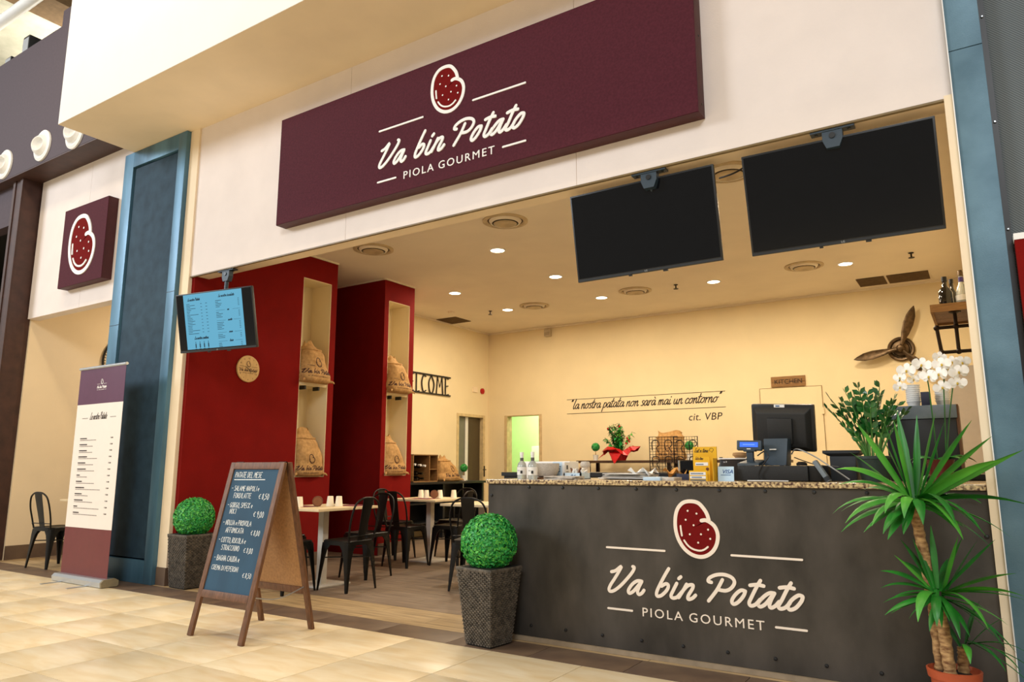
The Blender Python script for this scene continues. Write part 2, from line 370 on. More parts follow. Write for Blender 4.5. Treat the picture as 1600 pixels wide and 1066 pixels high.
# handwriting
SG = {'a': (1.0, [(.75, .85), (.45, 1), (.1, .7), (.05, .25), (.3, 0), (.6, .3), (.77, .95), (.72, .3), (.85, 0), (1.05, .2)]),
 'o': (.95, [(.5, 1), (.12, .75), (.05, .25), (.35, 0), (.7, .3), (.7, .8), (.45, 1), (.8, .9), (1.0, .95)]),
 'l': (.55, [(.3, 2), (.12, 1), (.1, .25), (.25, 0), (.5, .2)]), 'n': (.95, [(.1, .95), (.1, 0)], [(.1, .5), (.4, .95), (.6, .95), (.6, .25), (.75, 0), (.95, .2)]),
 'm': (1.35, [(.1, .95), (.1, 0)], [(.1, .5), (.35, .95), (.52, .85), (.5, 0)], [(.5, .5), (.75, .95), (.95, .9), (.95, .25), (1.1, 0), (1.3, .2)]),
 'i': (.5, [(.15, .95), (.1, .25), (.25, 0), (.5, .2)], [(.2, 1.38), (.23, 1.48)]), 'u': (1.05, [(.1, .95), (.08, .3), (.3, 0), (.6, .4), (.68, .95), (.65, .25), (.8, 0), (1.0, .2)]),
 'r': (.68, [(.1, .95), (.1, 0)], [(.1, .5), (.35, .9), (.62, .95)]), 's': (.7, [(.6, .92), (.35, 1), (.15, .75), (.5, .4), (.45, .05), (.1, .05)]),
 't': (.6, [(.28, 1.75), (.15, .9), (.12, .25), (.3, 0), (.55, .2)], [(-.1, 1.15), (.6, 1.2)]), 'p': (.9, [(.18, .95), (.03, -.8)], [(.12, .6), (.4, 1), (.72, .75), (.65, .2), (.3, 0), (.12, .2)]),
 'c': (.78, [(.65, .8), (.4, 1), (.08, .65), (.1, .15), (.4, 0), (.75, .2)]), 'e': (.78, [(.1, .4), (.5, .55), (.6, .85), (.35, 1), (.08, .6), (.15, .1), (.4, 0), (.75, .2)]),
 'L': (1.0, [(.45, 2), (.15, .5), (.05, .05), (.3, .02), (.95, .12)]), 'P': (1.05, [(.35, 1.9), (.1, 0)], [(.02, 1.6), (.4, 2), (.98, 1.7), (.7, 1.05), (.25, .95)]),
 'E': (1.0, [(.95, 1.8), (.5, 2), (.2, 1.6), (.55, 1.1), (.1, .6), (.3, .05), (.9, .2)]), ' ': (.55,), '“': (.5, [(.2, 1.9), (.1, 1.55)], [(.42, 1.9), (.32, 1.55)]), '”': (.5, [(.2, 1.9), (.1, 1.55)], [(.42, 1.9), (.32, 1.55)]),
 "'": (.3, [(.2, 1.9), (.1, 1.5)])}
SG['“'] = (.85,) + SG['“'][1:]
SG['à'] = SG['a'] + ([(.35, 1.6), (.6, 1.3)],)
def script(a, s, x, y, k, F, r=0.1, h=0.002, slant=0.35, width=None):
    W = sum(SG[c][0] for c in s); kx = (width / W) if width else k; cx = 0
    for c in s:
        for st in SG[c][1:]:
            a.ribbon([(x + (cx + p[0]) * kx + p[1] * k * slant, y + p[1] * k) for p in st], r * k, F, h, 3)
        cx += SG[c][0]
CG = {'A': [(0, 0), (.4, 2), (.9, 0)], 'A2': [(.15, .7), (.75, .75)], 'B': [(.1, 0), (.1, 2), (.6, 1.8), (.6, 1.2), (.1, 1.05), (.8, .8), (.7, .1), (.1, 0)], 'C': [(.8, 1.8), (.3, 1.9), (0, 1), (.3, .05), (.8, .2)],
 'D': [(.1, 0), (.1, 2), (.7, 1.7), (.85, .9), (.6, .15), (.1, 0)], 'E': [(.8, 1.9), (.1, 2), (.1, 0), (.8, .05)], 'E2': [(.1, 1), (.65, 1.05)], 'F': [(.8, 1.95), (.1, 2), (.1, 0)], 'F2': [(.1, 1), (.6, 1.05)],
 'G': [(.8, 1.8), (.3, 1.9), (0, 1), (.3, .05), (.8, .2), (.8, .9), (.45, .9)], 'H': [(.1, 0), (.1, 2)], 'H2': [(.8, 0), (.8, 2)], 'H3': [(.1, 1), (.8, 1.05)], 'I': [(.3, 0), (.35, 2)], 'J': [(.6, 2), (.6, .3), (.3, 0), (0, .3)],
 'K': [(.1, 0), (.1, 2)], 'K2': [(.8, 2), (.1, 1), (.8, 0)], 'L': [(.1, 2), (.1, 0), (.75, .05)], 'M': [(0, 0), (.15, 2), (.5, .8), (.85, 2), (1, 0)], 'N': [(.05, 0), (.1, 2), (.8, 0), (.85, 2)], 'O': [(.45, 2), (0, 1.2), (.2, .1), (.7, .1), (.9, 1.1), (.45, 2)],
 'P': [(.1, 0), (.1, 2), (.75, 1.7), (.65, 1.05), (.1, .95)], 'R': [(.1, 0), (.1, 2), (.75, 1.7), (.65, 1.05), (.1, .95), (.85, 0)], 'S': [(.8, 1.8), (.3, 2), (.1, 1.4), (.75, .8), (.6, .05), (.05, .2)], 'T': [(.45, 0), (.45, 2)], 'T2': [(0, 1.95), (.95, 2)],
 'U': [(.05, 2), (.1, .3), (.45, 0), (.8, .3), (.85, 2)], 'V': [(0, 2), (.4, 0), (.85, 2)], 'Z': [(.05, 2), (.85, 2), (0, 0), (.85, .05)], 'W': [(0, 2), (.2, 0), (.5, 1.4), (.8, 0), (1, 2)], '0': [(.35, 2), (0, 1.1), (.2, 0), (.6, .2), (.7, 1.2), (.35, 2)],
 '5': [(.7, 2), (.15, 1.95), (.1, 1.2), (.6, 1.2), (.65, .3), (.05, .05)], '8': [(.6, 1.7), (.3, 2), (.1, 1.5), (.65, .7), (.4, 0), (.05, .5), (.6, 1.7)], '9': [(.65, 1.4), (.2, 1.1), (.15, 1.8), (.6, 1.9), (.65, 1.2), (.4, 0)],
 '€': [(.8, 1.7), (.4, 1.8), (.1, 1), (.4, .2), (.8, .3)], '€2': [(-.1, 1.05), (.55, 1.1)], ',': [(.2, .1), (.05, -.4)], '-': [(0, 1), (.6, 1.02)], 'e': [(.05, .5), (.6, .7), (.5, 1.1), (.15, 1.1), (.05, .4), (.5, .05)]}
CWID = {',': .35, '-': .9, ' ': .6, 'I': .6, 'M': 1.2, 'W': 1.2, 'e': .8}
def caps(a, s, x, y, k, F, r=0.1, h=0.001, kx=None, jit=0.05, sm=0):
    kx = kx or k; cx = 0; rr = random.Random(len(s) * 7 + int(y * 1000))
    for c in s:
        for q in (c, c + '2', c + '3'):
            if q in CG: a.ribbon([(x + (cx + p[0] + rr.uniform(-jit, jit)) * kx, y + (p[1] + rr.uniform(-jit, jit)) * k) for p in CG[q]], r * k, F, h, sm or 2)
        cx += CWID.get(c, 1.12)
    return cx * kx

# ================================================================== STRUCTURE
FYP = 4.32        # plane of the shop front
YB, XL, ZC = 11.5, -8.0, 3.71
XR = 0.05
# floor: mall tiles, brown band tiles, plank floor of the shop
fl = MB().box(-18, 6, -8, 12.5, -0.12, -0.006)
floor = struct('floor', fl, mat('floor_grout', '4d3f30', 0.9))
floor['label'] = 'beige mall floor with a brown band and plank floor inside'
PX, PY, X0, Y0 = 0.632, 0.597, -2.715, 3.96
tile_me = None
def slab(name, x0, x1, y0, y1, m, zt=0.0):
    a = MB().box(-(x1 - x0) / 2, (x1 - x0) / 2, -(y1 - y0) / 2, (y1 - y0) / 2, -0.012, 0.0)
    o = a.build(name, m, floor, bevel=0.0015); o.location = ((x0 + x1) / 2, (y0 + y1) / 2, zt); return o
t0 = None
for i in range(-15, 6):
    for j in range(0, 6):
        if t0 is None: t0 = slab('tile', 0.0022, PX - 0.0022, 0.0022, PY - 0.0022, M_tile); o = t0
        else: o = t0.copy(); COL.objects.link(o)
        o.location = (X0 + (i + 0.5) * PX, Y0 - (j + 0.5) * PY, 0)
MB().box(-18, 6, -8, Y0 - 6 * PY, -0.012, 0).build('distant_tiles', M_tile, floor)
MB().box(-18, X0 - 15 * PX, Y0 - 6 * PY, Y0, -0.012, 0).build('distant_tiles', M_tile, floor)
b0 = None
for i in range(-13, 9):
    if b0 is None: b0 = slab('band_tile', 0.0015, 0.628, 0.0015, 0.30, M_brown_tile); o = b0
    else: o = b0.copy(); COL.objects.link(o)
    o.location = (-4.35 + (i + 0.5) * 0.63, Y0 + 0.152, 0)
MB().box(-10.4, 0.05, Y0 + 0.304, 4.74, -0.012, 0).build('daylit_plank_strip', M_plank_daylit, floor)  # daylight band under the fascia, put into the plank colour
MB().box(-10.4, 0.05, 4.743, YB, -0.012, 0).build('plank_floor', M_plank, floor)

# fascia over the opening, with recessed joints between its three sheets
for k, (a, b) in enumerate(((-6.83, -4.545), (-4.541, -2.255), (-2.251, 0.03))):
    if k == 0: fas = struct('wall_front', MB().box(-6.83, 0.03, FYP + 0.006, 4.50, 3.10, 4.76), M_soffit)
    MB().box(a, b, FYP, FYP + 0.006, 3.10, 4.76).build('fascia_sheet', M_fascia, fas)
MB().box(-6.83, 0.03, FYP - 0.004, FYP + 0.02, 3.088, 3.10).build('edge_strip', mat('brass_edge', '7d683f', 0.5), fas)
# cream wall end beside the left pillar, its skirting
we = struct('wall_pier_end', MB().box(-6.955, -6.80, 4.30, 4.60, 0, 4.76), M_soffit)
MB().box(-6.95, -6.795, 4.29, 4.60, 0, 0.17).build('skirting', M_brown_tile, we)
# bulkhead above the shop front
bk = struct('wall_bulkhead', MB().box(-8.0, 3.5, 3.42, 5.0, 4.752, 10.0), M_white)
MB().box(-7.998, 3.5, 3.422, 4.6, 4.7495, 4.7515).build('soffit_board', M_soffit, bk)  # warm floor bounce on the underside, painted in as cream
# room shell
struct('wall_back', MB().box(-7.67, -2.90, YB, YB + .15, 0, 0.0001) if False else MB()
       .box(-6.80, -2.86, YB, YB + .15, 0, ZC).box(-8.2, -7.62, YB, YB + .15, 0, ZC).box(-7.62, -6.80, YB, YB + .15, 2.09, ZC)
       .box(-2.86, -1.96, YB, YB + .15, 2.32, ZC).box(-1.96, 0.1, YB, YB + .15, 0, ZC).box(-2.86, -1.96, YB + 0.02, YB + .15, 0, 2.32), M_wall)
struct('wall_left', MB().box(XL - .15, XL, 7.6, 10.52, 0, ZC).box(XL - .15, XL, 11.36, YB, 0, ZC).box(XL - .15, XL, 10.52, 11.36, 2.10, ZC), M_wall)
rwall = struct('wall_right', MB().box(XR, XR + .12, 4.5, YB + .15, 0, ZC), M_wall)
MB().box(-0.012, 0.028, 4.28, 4.5, 0, 3.1).build('jamb', M_soffit, rwall)
cl = struct('ceiling', MB().box(-10.6, XR, 4.47, YB + .15, ZC, ZC + .15), M_ceil)
MB().box(-5.5, -5.42, 4.5, 11.4, 3.8, 3.85).build('joist', M_ceil, cl)
MB().box(XL, XR, YB - 0.03, YB, ZC - 0.03, ZC).build('cornice', M_ceil, cl)
MB().box(XL, XL + 0.03, 7.82, YB, ZC - 0.03, ZC).build('cornice', M_ceil, cl)
# red wall boxes with niches on their faces towards +X
def red_box(name, ya, yb, n0, n1, ext):
    z0, z1 = 1.02, 3.41; X = -6.75; d = 0.35
    a = MB()
    a.box(X - 1.25, X - d, ya, yb, 0.0, ZC)                  # core
    a.box(X - d, X, ya, n0, 0.0, ZC); a.box(X - d, X, n1, yb, 0.0, ZC)
    a.box(X - d, X, n0, n1, 0.0, z0); a.box(X - d, X, n0, n1, z1, ZC)
    r = struct(name, a, M_red)
    b = MB(); e = 0.006
    b.box(X - d, X - d + e, n0, n1, z0, z1); b.box(X - d, X - 0.001, n1 - e, n1, z0, z1); b.box(X - d, X - 0.001, n0, n0 + e, z0, z1)
    b.box(X - d, X - 0.001, n0, n1, z0, z0 + e); b.box(X - d, X - 0.001, n0, n1, z1 - e, z1)
    b.build('niche_lining', M_wall, r)
    MB().box(X - d + e, X - 0.01, n0 + e, n1 - e, 2.10, 2.135).build('niche_shelf', M_wall, r)
    c = MB()
    for y in (n0 + 0.12, n1 - 0.12): c.box(X - 0.12, X - 0.02, y - 0.01, y + 0.01, 2.055, 2.10)
    c.build('shelf_bracket', M_black, r)
    MB().box(X, X + 0.012, ya - 0.0, yb + 0.01, 0, 0.15).build('skirting', M_brown_tile, r)
    MB().box(X, X + 0.018, ya, yb, ZC - 0.02, ZC).build('cornice', M_ceil, r)
    return r
rb1 = red_box('wall_red_front', 4.34, 6.32, 5.775, 6.225, 0)
rb2 = red_box('wall_red_rear', 7.20, 7.82, 7.285, 7.72, 0)
MB().box(-8.0, -6.75, 7.182, 7.20, ZC - 0.02, ZC).build('cornice', M_ceil, rb2)
struct('wall_recess', MB().box(XL - .15, XL, 6.32, 7.2, 0, ZC), M_red)

# left bay
bay = struct('wall_bay', MB().box(-10.55, -10.33, 4.36, 9.2, 0, 3.71).box(-10.55, XL - 0.16, 9.2, 9.35, 0, 3.71).box(-8.2, XL - 0.16, 4.45, 9.2, 0, 3.71), M_wallL)
MB().box(-10.33, -10.315, 4.36, 9.2, 0, 0.17).build('skirting', M_brown_tile, bay)
fl2 = struct('wall_bay_front', MB().box(-10.33, -8.1, FYP + 0.006, 4.46, 3.04, 5.2), M_fascia)
MB().box(-10.33, -9.05, FYP, FYP + 0.006, 3.04, 5.2).build('fascia_sheet', M_fascia, fl2)
MB().box(-9.046, -8.1, FYP, FYP + 0.006, 3.04, 5.2).build('fascia_sheet', M_fascia, fl2)

# left steel pillar: frame of four steel strips around a recessed dark panel
lp = struct('pillar_left', MB().box(-8.17, -6.96, 4.34, 4.62, 0, 4.76), M_steel_d)
for n_, (a, b, c, d) in enumerate(((-8.17, -7.98, 0, 4.745), (-7.10, -6.957, 0, 4.745), (-7.98, -7.10, 0, 0.22), (-7.98, -7.10, 4.56, 4.745))):
    MB().box(a, b, 4.25, 4.34, c, d).build('steel_strip', M_steel, lp, bevel=0.004)
MB().box(-7.965, -7.115, 4.275, 4.34, 0.235, 4.545).build('inset_panel', M_steel_d, lp, bevel=0.003)
MB().box(-8.17, -7.98, 4.2485, 4.2502, 2.7, 2.705).box(-7.10, -6.957, 4.2485, 4.2502, 2.95, 2.955).build('sheet_joint', M_black, lp)
# right steel pillar, gap, perforated screen
rp = struct('pillar_right', MB().box(0.03, 0.185, 4.26, 4.6, 0, 3.33).box(0.03, 0.185, 4.26, 4.6, 3.334, 4.745), M_steel_r, bevel=0.002)
MB().box(0.185, 0.212, 4.30, 4.6, 0, 4.745).build('shadow_gap', M_black, rp)
MB().box(0.027, 0.032, 4.252, 4.262, 0, 4.745).build('white_bead', M_lbl, rp)
def mesh_mat():
    m = mat('perforated_screen', '5c6468', 0.7, var=0.1, scale=300)
    nt = m.node_tree; N = nt.nodes; L = nt.links; b = N['Principled BSDF']
    tc = N.new('ShaderNodeTexCoord'); w_ = N.new('ShaderNodeTexWave'); w_.inputs['Scale'].default_value = 45; w_.bands_direction = 'DIAGONAL'; L.new(tc.outputs['Object'], w_.inputs[0])
    r = N.new('ShaderNodeValToRGB'); r.color_ramp.elements[0].color = rgb('42494d'); r.color_ramp.elements[1].color = rgb('6d767a'); L.new(w_.outputs[0], r.inputs[0]); L.new(r.outputs[0], b.inputs['Base Color'])
    return m
sc = struct('wall_screen_right', MB().box(0.212, 2.5, 4.32, 4.45, 0, 4.745), mesh_mat())
a = MB()
for z in (2.32, 2.9, 3.5, 4.1): a.lathe([(0.007, 0), (0.007, 0.006), (0.004, 0.01)], 10, T=Matrix.Translation((0.2, 4.30, z)) @ Matrix.Rotation(PI / 2, 4, 'X'))
a.build('screw', M_metal, rp, smooth=True)
rs = thing('red_notice_board', 'red panel with a white top rail at the right frame edge', 'sign', (0.34, 4.24, 1.2))
MB().box(0.217, 0.50, 4.22, 4.30, 1.2, 2.24).build('board', M_red, rs, True)
MB().box(0.214, 0.503, 4.217, 4.303, 2.24, 2.272).build('top_rail', M_lbl, rs, True)

# neighbouring shop at the far left
nc = struct('column_neighbour', MB().box(-10.62, -10.36, 4.10, 4.45, 0, 4.95), M_brownbeam, bevel=0.004)
MB().box(-10.42, -10.355, 4.085, 4.10, 0, 4.95).build('flange', M_brownbeam, nc)
MB().box(-10.62, -10.56, 4.085, 4.10, 0, 4.95).build('flange', M_brownbeam, nc)
bd = struct('wall_neighbour_band', MB().box(-16, -8.0, 4.0, 4.30, 4.93, 6.78).box(-9.55, -8.0, 4.0, 4.30, 6.78, 7.0), M_band)
MB().box(-16, -8.0, 4.003, 4.45, 4.915, 4.93).build('soffit_board', M_brownbeam, bd)
MB().box(-16, -10.62, 4.15, 4.3, 4.35, 4.915).build('header_board', M_band, bd)
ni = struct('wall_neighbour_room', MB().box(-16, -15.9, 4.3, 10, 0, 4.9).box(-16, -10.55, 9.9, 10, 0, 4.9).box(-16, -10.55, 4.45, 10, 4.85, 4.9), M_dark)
bw = thing('timber_parapet', 'rustic brown timber parapet inside the dark shop at far left', 'partition', (-12.6, 5.2, 0))
for i, z in enumerate((0.95, 2.35, 2.72, 3.08)):
    MB().box(-14.8, -10.7, 5.15, 5.24, z, z + (0.33 if i else 0.2)).build('plank', M_barn, bw, True, bevel=0.006)
for x in (-14.5, -12.9, -11.4): MB().box(x, x + 0.2, 5.24, 5.42, 0, 3.42).build('post', M_barn, bw, True, bevel=0.008)
for x in (-12.7, -11.35):
    q = MB(); q.hexa([(x - 0.75, 5.25, 1.3), (x - 0.6, 5.25, 1.3), (x - 0.6, 5.38, 1.3), (x - 0.75, 5.38, 1.3)], [(x - 0.05, 5.25, 2.35), (x + 0.1, 5.25, 2.35), (x + 0.1, 5.38, 2.35), (x - 0.05, 5.38, 2.35)]); q.build('brace', M_barn, bw, True)
MB().box(-14.8, -10.7, 5.12, 5.27, 3.41, 3.46).build('rail', M_barn, bw, True)
sp = thing('spotlight', 'small pale spotlight in the dark shop at far left', 'lamp', (-11.55, 5.4, 3.85))
MB().lathe([(0.03, 0), (0.06, 0.05), (0.05, 0.12), (0.01, 0.14)], 12, T=Matrix.Translation((-11.55, 5.4, 3.8))).build('spot_head', M_lbl, sp, True, smooth=True)
MB().box(-11.56, -11.54, 5.39, 5.41, 3.93, 4.85).build('stem', M_black, sp, True)
# round jet nozzles on the band
def nozzle(x, z, lab):
    t = thing('air_nozzle', lab, 'air vent', (x, 4.0, z), 0, 'round air nozzles on the dark band')
    T = Matrix.Rotation(PI / 2, 4, 'X')
    MB().lathe([(0.115, 0), (0.205, 0), (0.205, 0.02), (0.175, 0.035), (0.13, 0.02), (0.115, 0.0)], 28, T=T, cap=False).build('flange_ring', M_lbl, t, smooth=True)
    q = MB(); q.lathe([(0.128, -0.02), (0.14, 0.02), (0.125, 0.06), (0.095, 0.09), (0.085, 0.085), (0.075, 0.03), (0.0, 0.025)], 28, T=Matrix.Rotation(0.3, 4, 'Z') @ T, cap=False)
    q.build('nozzle_ball', M_lbl, t, smooth=True)
nozzle(-10.72, 5.15, 'white round air nozzle cut by the left frame edge')
nozzle(-9.69, 5.16, 'white round air nozzle in the middle of the dark band')
nozzle(-8.88, 5.12, 'white round air nozzle half hidden by the white bulkhead')
# hall ceiling above, with beams and pipe
hc = struct('ceiling_hall', MB().box(-22, 6, 4.3, 12, 9.2, 9.4), M_conc)
MB().box(-13.0, -12.3, 4.3, 12, 8.8, 9.2).build('beam', mat('brown_beam', '8b7050', 0.9), hc)
area('hall_ceiling_fill', (-14.0, 6.5, 7.4), (-14.0, 6.5, 9), 1.0, 160, (1.0, 0.93, 0.78))  # unseen fill added to brighten the concrete ceiling, for light from the other hall
MB().box(-18, -8.0, 11.9, 12.1, 4.9, 9.2).build('far_wall', mat('far_hall_wall', 'a9987c', 0.9), hc)
pp = MB().tube([(-18, 4.6, 8.5), (-8.05, 4.6, 8.5)], 0.09, 14)
tag(pp.build('white_pipe', M_lbl, smooth=True), 'white pipe running under the concrete ceiling at top left', 'pipe')
for i, (x, lab) in enumerate(((-10.93, 'black floodlight with a silver side standing on the dark band'), (-11.45, 'low black floodlight on the dark band at the frame edge'))):
    t = thing('floodlight', lab, 'lamp', (x, 4.2, 6.78))
    MB().box(-0.02, 0.02, -0.02, 0.02, 0, 0.12).build('bracket', M_black, t)
    MB().box(-0.09, 0.09, -0.06, 0.12, 0.1, 0.42 if i == 0 else 0.26).build('housing', M_black, t, bevel=0.01)
    MB().box(-0.08, 0.08, -0.065, -0.06, 0.12, 0.38 if i == 0 else 0.24).build('lens', M_metal, t)

# doors
d1 = struct('door_1', MB().box(-2.80, -2.02, YB - 0.011, YB + 0.015, 0, 2.26), M_wall)
MB().box(-2.86, -2.80, YB - 0.01, YB + .02, 0, 2.32).box(-2.02, -1.96, YB - 0.01, YB + .02, 0, 2.32).box(-2.80, -2.02, YB - 0.01, YB + .02, 2.26, 2.32).build('door_frame', M_wall, d1)
MB().box(-2.863, -2.857, YB - 0.012, YB, 0, 2.325).box(-1.963, -1.957, YB - 0.012, YB, 0, 2.325).box(-2.863, -1.957, YB - 0.012, YB, 2.32, 2.326).build('shadow_joint', mat('joint_brown', '8a6b3c', 0.8), d1)
MB().box(-1.975, -1.945, YB - 0.03, YB - 0.01, 1.9, 2.0).box(-1.975, -1.945, YB - 0.03, YB - 0.01, 0.3, 0.4).build('hinge', M_wall, d1)
dn = MB().box(-2.51, -2.36, YB - 0.004, YB, 2.02, 2.10)
dn = tag(dn.build('door_notice', M_lbl), 'small white notice stuck on the kitchen door', 'notice')
MB().lathe([(0.014, 0), (0.014, 0.001)], 12, T=Matrix.Translation((-2.49, YB - 0.004, 2.065)) @ Matrix.Rotation(PI / 2, 4, 'X')).build('red_mark', M_crim, dn)
MB().box(-2.46, -2.38, YB - 0.005, YB - 0.004, 2.07, 2.08).box(-2.46, -2.38, YB - 0.005, YB - 0.004, 2.045, 2.055).build('print_lines', M_dgrey, dn)
# grey door at the right end of the back wall
d3 = struct('door_3', MB().box(-0.40, 0.04, YB - 0.03, YB - 0.002, 0, 2.48), mat('grey_door', 'b5aca2', 0.7, var=0.03))
MB().box(-0.02, 0.02, YB - 0.035, YB - 0.03, 1.45, 1.95).build('glass_slot', M_dark, d3)
MB().box(-0.16, 0.03, YB - 0.06, YB - 0.03, 1.02, 1.14).build('lock_plate', mat('grey_lock_plate', '8a8075', 0.5), d3)
MB().tube([(-0.12, YB - 0.09, 1.05), (-0.07, YB - 0.1, 1.10), (0.0, YB - 0.09, 1.10)], 0.012, 8).build('handle', M_metal, d3)
# doorway to the green-lit room
gr = struct('door_2', MB().box(-7.62, -7.56, YB - .01, YB + .16, 0, 2.09).box(-6.86, -6.80, YB - .01, YB + .16, 0, 2.09).box(-7.56, -6.86, YB - .001, YB + .16, 2.075, 2.09), mat('doorway_frame', 'd9bf90', 0.8))
MB().box(-6.83, -6.81, YB - 0.014, YB - .01, 1.12, 1.18).build('strike_plate', M_dark, gr)
grm = struct('wall_green_room', MB().box(-8.6, -6.2, 13.0, 13.1, 0, 2.8).box(-8.6, -8.5, YB + .15, 13, 0, 2.8).box(-6.3, -6.2, YB + .15, 13, 0, 2.8).box(-8.6, -6.2, YB + .15, 13, 2.7, 2.8), M_green)
MB().box(-8.5, -6.3, YB + .15, 13, -0.1, 0.0).build('tiled_floor', M_brown_tile, grm)
area('green_room_tube', (-7.4, 12.3, 2.6), (-7.4, 12.5, 0), 0.9, 34, (0.86, 1.0, 0.72), 0.3)
t = thing('towel_dispenser', 'white wall dispenser on the green room wall', 'dispenser', (-7.75, 12.95, 1.2))
MB().box(-7.86, -7.62, 12.86, 13.0, 1.25, 1.55).build('body', M_lbl, t, True, bevel=0.015); MB().box(-7.86, -7.62, 12.85, 12.87, 1.19, 1.25).build('slot', M_metal, t, True)
t = thing('wicker_basket_tray', 'small brown basket on a ledge inside the green room', 'basket', (-7.95, 12.4, 0.85))
MB().box(-8.45, -7.35, 12.25, 12.75, 0.81, 0.85).build('ledge', M_wall, t, True)
q = MB()
for i in range(5): q.tube([(-8.12, 12.3, 0.87 + i * 0.035), (-7.72, 12.3, 0.87 + i * 0.035), (-7.72, 12.5, 0.87 + i * 0.035), (-8.12, 12.5, 0.87 + i * 0.035)], 0.02, 6, closed=True)
q.build('woven_wall', M_kwood, t, True)
# half open glazed door at the left wall
sd = struct('door_4', MB().box(XL - 0.13, XL + 0.01, 10.50, 10.56, 0, 2.10).box(XL - 0.13, XL + 0.01, 11.32, 11.38, 0, 2.10).box(XL - 0.13, XL + 0.01, 10.56, 11.32, 2.05, 2.10), mat('door_frame_tan', 'e0c998', 0.6))
MB().box(XL - 0.10, XL - 0.06, 10.85, 10.93, 0, 2.05).build('mullion', M_lbl, sd)
MB().box(XL - 0.09, XL - 0.07, 10.56, 10.85, 0, 2.05).build('grey_glass_pane', mat('grey_pane', '77736a', 0.3, var=0.05), sd)
MB().box(XL - 0.09, XL - 0.07, 10.93, 11.32, 0, 2.05).build('brown_glass_pane', mat('brown_pane', '4c402c', 0.3, var=0.05), sd)
MB().box(XL + 0.01, XL + 0.02, 11.34, 11.37, 0.95, 1.15).tube([(XL + 0.02, 11.35, 1.08), (XL + 0.06, 11.35, 1.08), (XL + 0.06, 11.25, 1.08)], 0.008, 6).build('handle', M_dmetal, sd)
MB().box(-9.2, XL - .15, 10.3, 10.4, 0, 2.6).box(-9.2, XL - .15, 11.5, 11.6, 0, 2.6).box(-9.3, -9.2, 10.3, 11.6, 0, 2.6).build('vestibule', M_wallL, sd)

# ceiling fittings
def diffuser(x, y, lab, r=0.24):
    t = thing('ceiling_diffuser', lab, 'air vent', (x, y, ZC), 0, 'round ceiling air diffusers')
    MB().lathe([(r, 0), (r, -0.012), (r - 0.035, -0.02), (r - 0.05, -0.004), (r - 0.05, 0)], 32, cap=False).build('outer_ring', mat('diffuser_metal', 'cdb893', 0.5), t, smooth=True)
    MB().lathe([(r - 0.05, -0.001), (0, -0.001)], 32, cap=False).build('dark_throat', mat('throat_brown', '5a4630', 0.8), t)
    MB().lathe([(r - 0.065, -0.004), (r - 0.085, -0.03), (r - 0.10, -0.03), (r - 0.085, -0.004)], 32, cap=False).build('middle_cone', M_ceil, t, smooth=True)
    MB().lathe([(0.04, -0.004), (0.125, -0.035), (0.10, -0.045), (0.05, -0.03), (0, -0.03)], 32, cap=False).build('inner_cone', mat('diffuser_metal', 'cdb893', 0.5), t, smooth=True)
for x, y, lab in ((-5.93, 6.10, 'round diffuser at the front left, beside the red wall'), (-4.05, 6.12, 'round diffuser in front of the left large screen'), (-1.68, 6.12, 'round diffuser partly hidden between the two large screens'),
                  (-5.92, 9.80, 'small far diffuser at the left of the ceiling'), (-4.14, 9.75, 'far diffuser below the left large screen'), (-1.76, 9.70, 'far diffuser below the right large screen')):
    diffuser(x, y, lab)
sl = ((-4.71, 6.95, 'lit downlight nearest the shop front'), (-4.73, 8.40, 'lit downlight just left of the left large screen'), (-6.47, 8.41, 'lit downlight nearest the rear red column'), (-6.45, 9.82, 'lit downlight beside the far left diffuser'),
      (-4.755, 9.88, 'lit downlight under the lower edge of the left screen'), (-3.0, 9.86, 'lit downlight between the two screens'), (-1.29, 9.88, 'lit downlight under the right large screen'))
for x, y, lab in sl:
    t = thing('downlight', lab, 'lamp', (x, y, ZC), 0, 'lit ceiling downlights')
    MB().lathe([(0.085, 0), (0.10, 0), (0.10, -0.006), (0.082, -0.01)], 28, cap=False).build('trim_ring', M_lbl, t, smooth=True)
    MB().lathe([(0.084, -0.004), (0, -0.004)], 28, cap=False).build('diffuser_disc', M_glow, t)
    d = bpy.data.lights.new('downlight_beam', 'AREA'); d.shape = 'DISK'; d.size = 0.17; d.energy = 31; d.color = (1.0, 0.83, 0.60)
    o = bpy.data.objects.new('downlight_beam', d); COL.objects.link(o); o.location = (x, y, ZC - 0.02)
for x, y, p, hl in ((-2.9, 6.9, 38, 'front, behind the left large screen'), (-1.3, 6.9, 34, 'front, behind the right large screen'), (-1.3, 8.4, 34, 'middle row, behind the right large screen'), (-2.9, 8.4, 36, 'middle row, between the large screens'), (-9.2, 6.3, 40, 'in the left bay')):     # the same fittings behind the screens
    if x > -3.5 or True:
        t = thing('downlight', 'lit ceiling downlight ' + hl, 'lamp', (x, y, ZC), 0, 'hidden ceiling downlights')
        MB().lathe([(0.084, -0.004), (0, -0.004)], 20, cap=False).build('diffuser_disc', M_glow, t)
        d = bpy.data.lights.new('downlight_beam', 'AREA'); d.shape = 'DISK'; d.size = 0.17; d.energy = p * 0.8; d.color = (1.0, 0.83, 0.60)
        o = bpy.data.objects.new('downlight_beam', d); COL.objects.link(o); o.location = (x, y, ZC - 0.02)
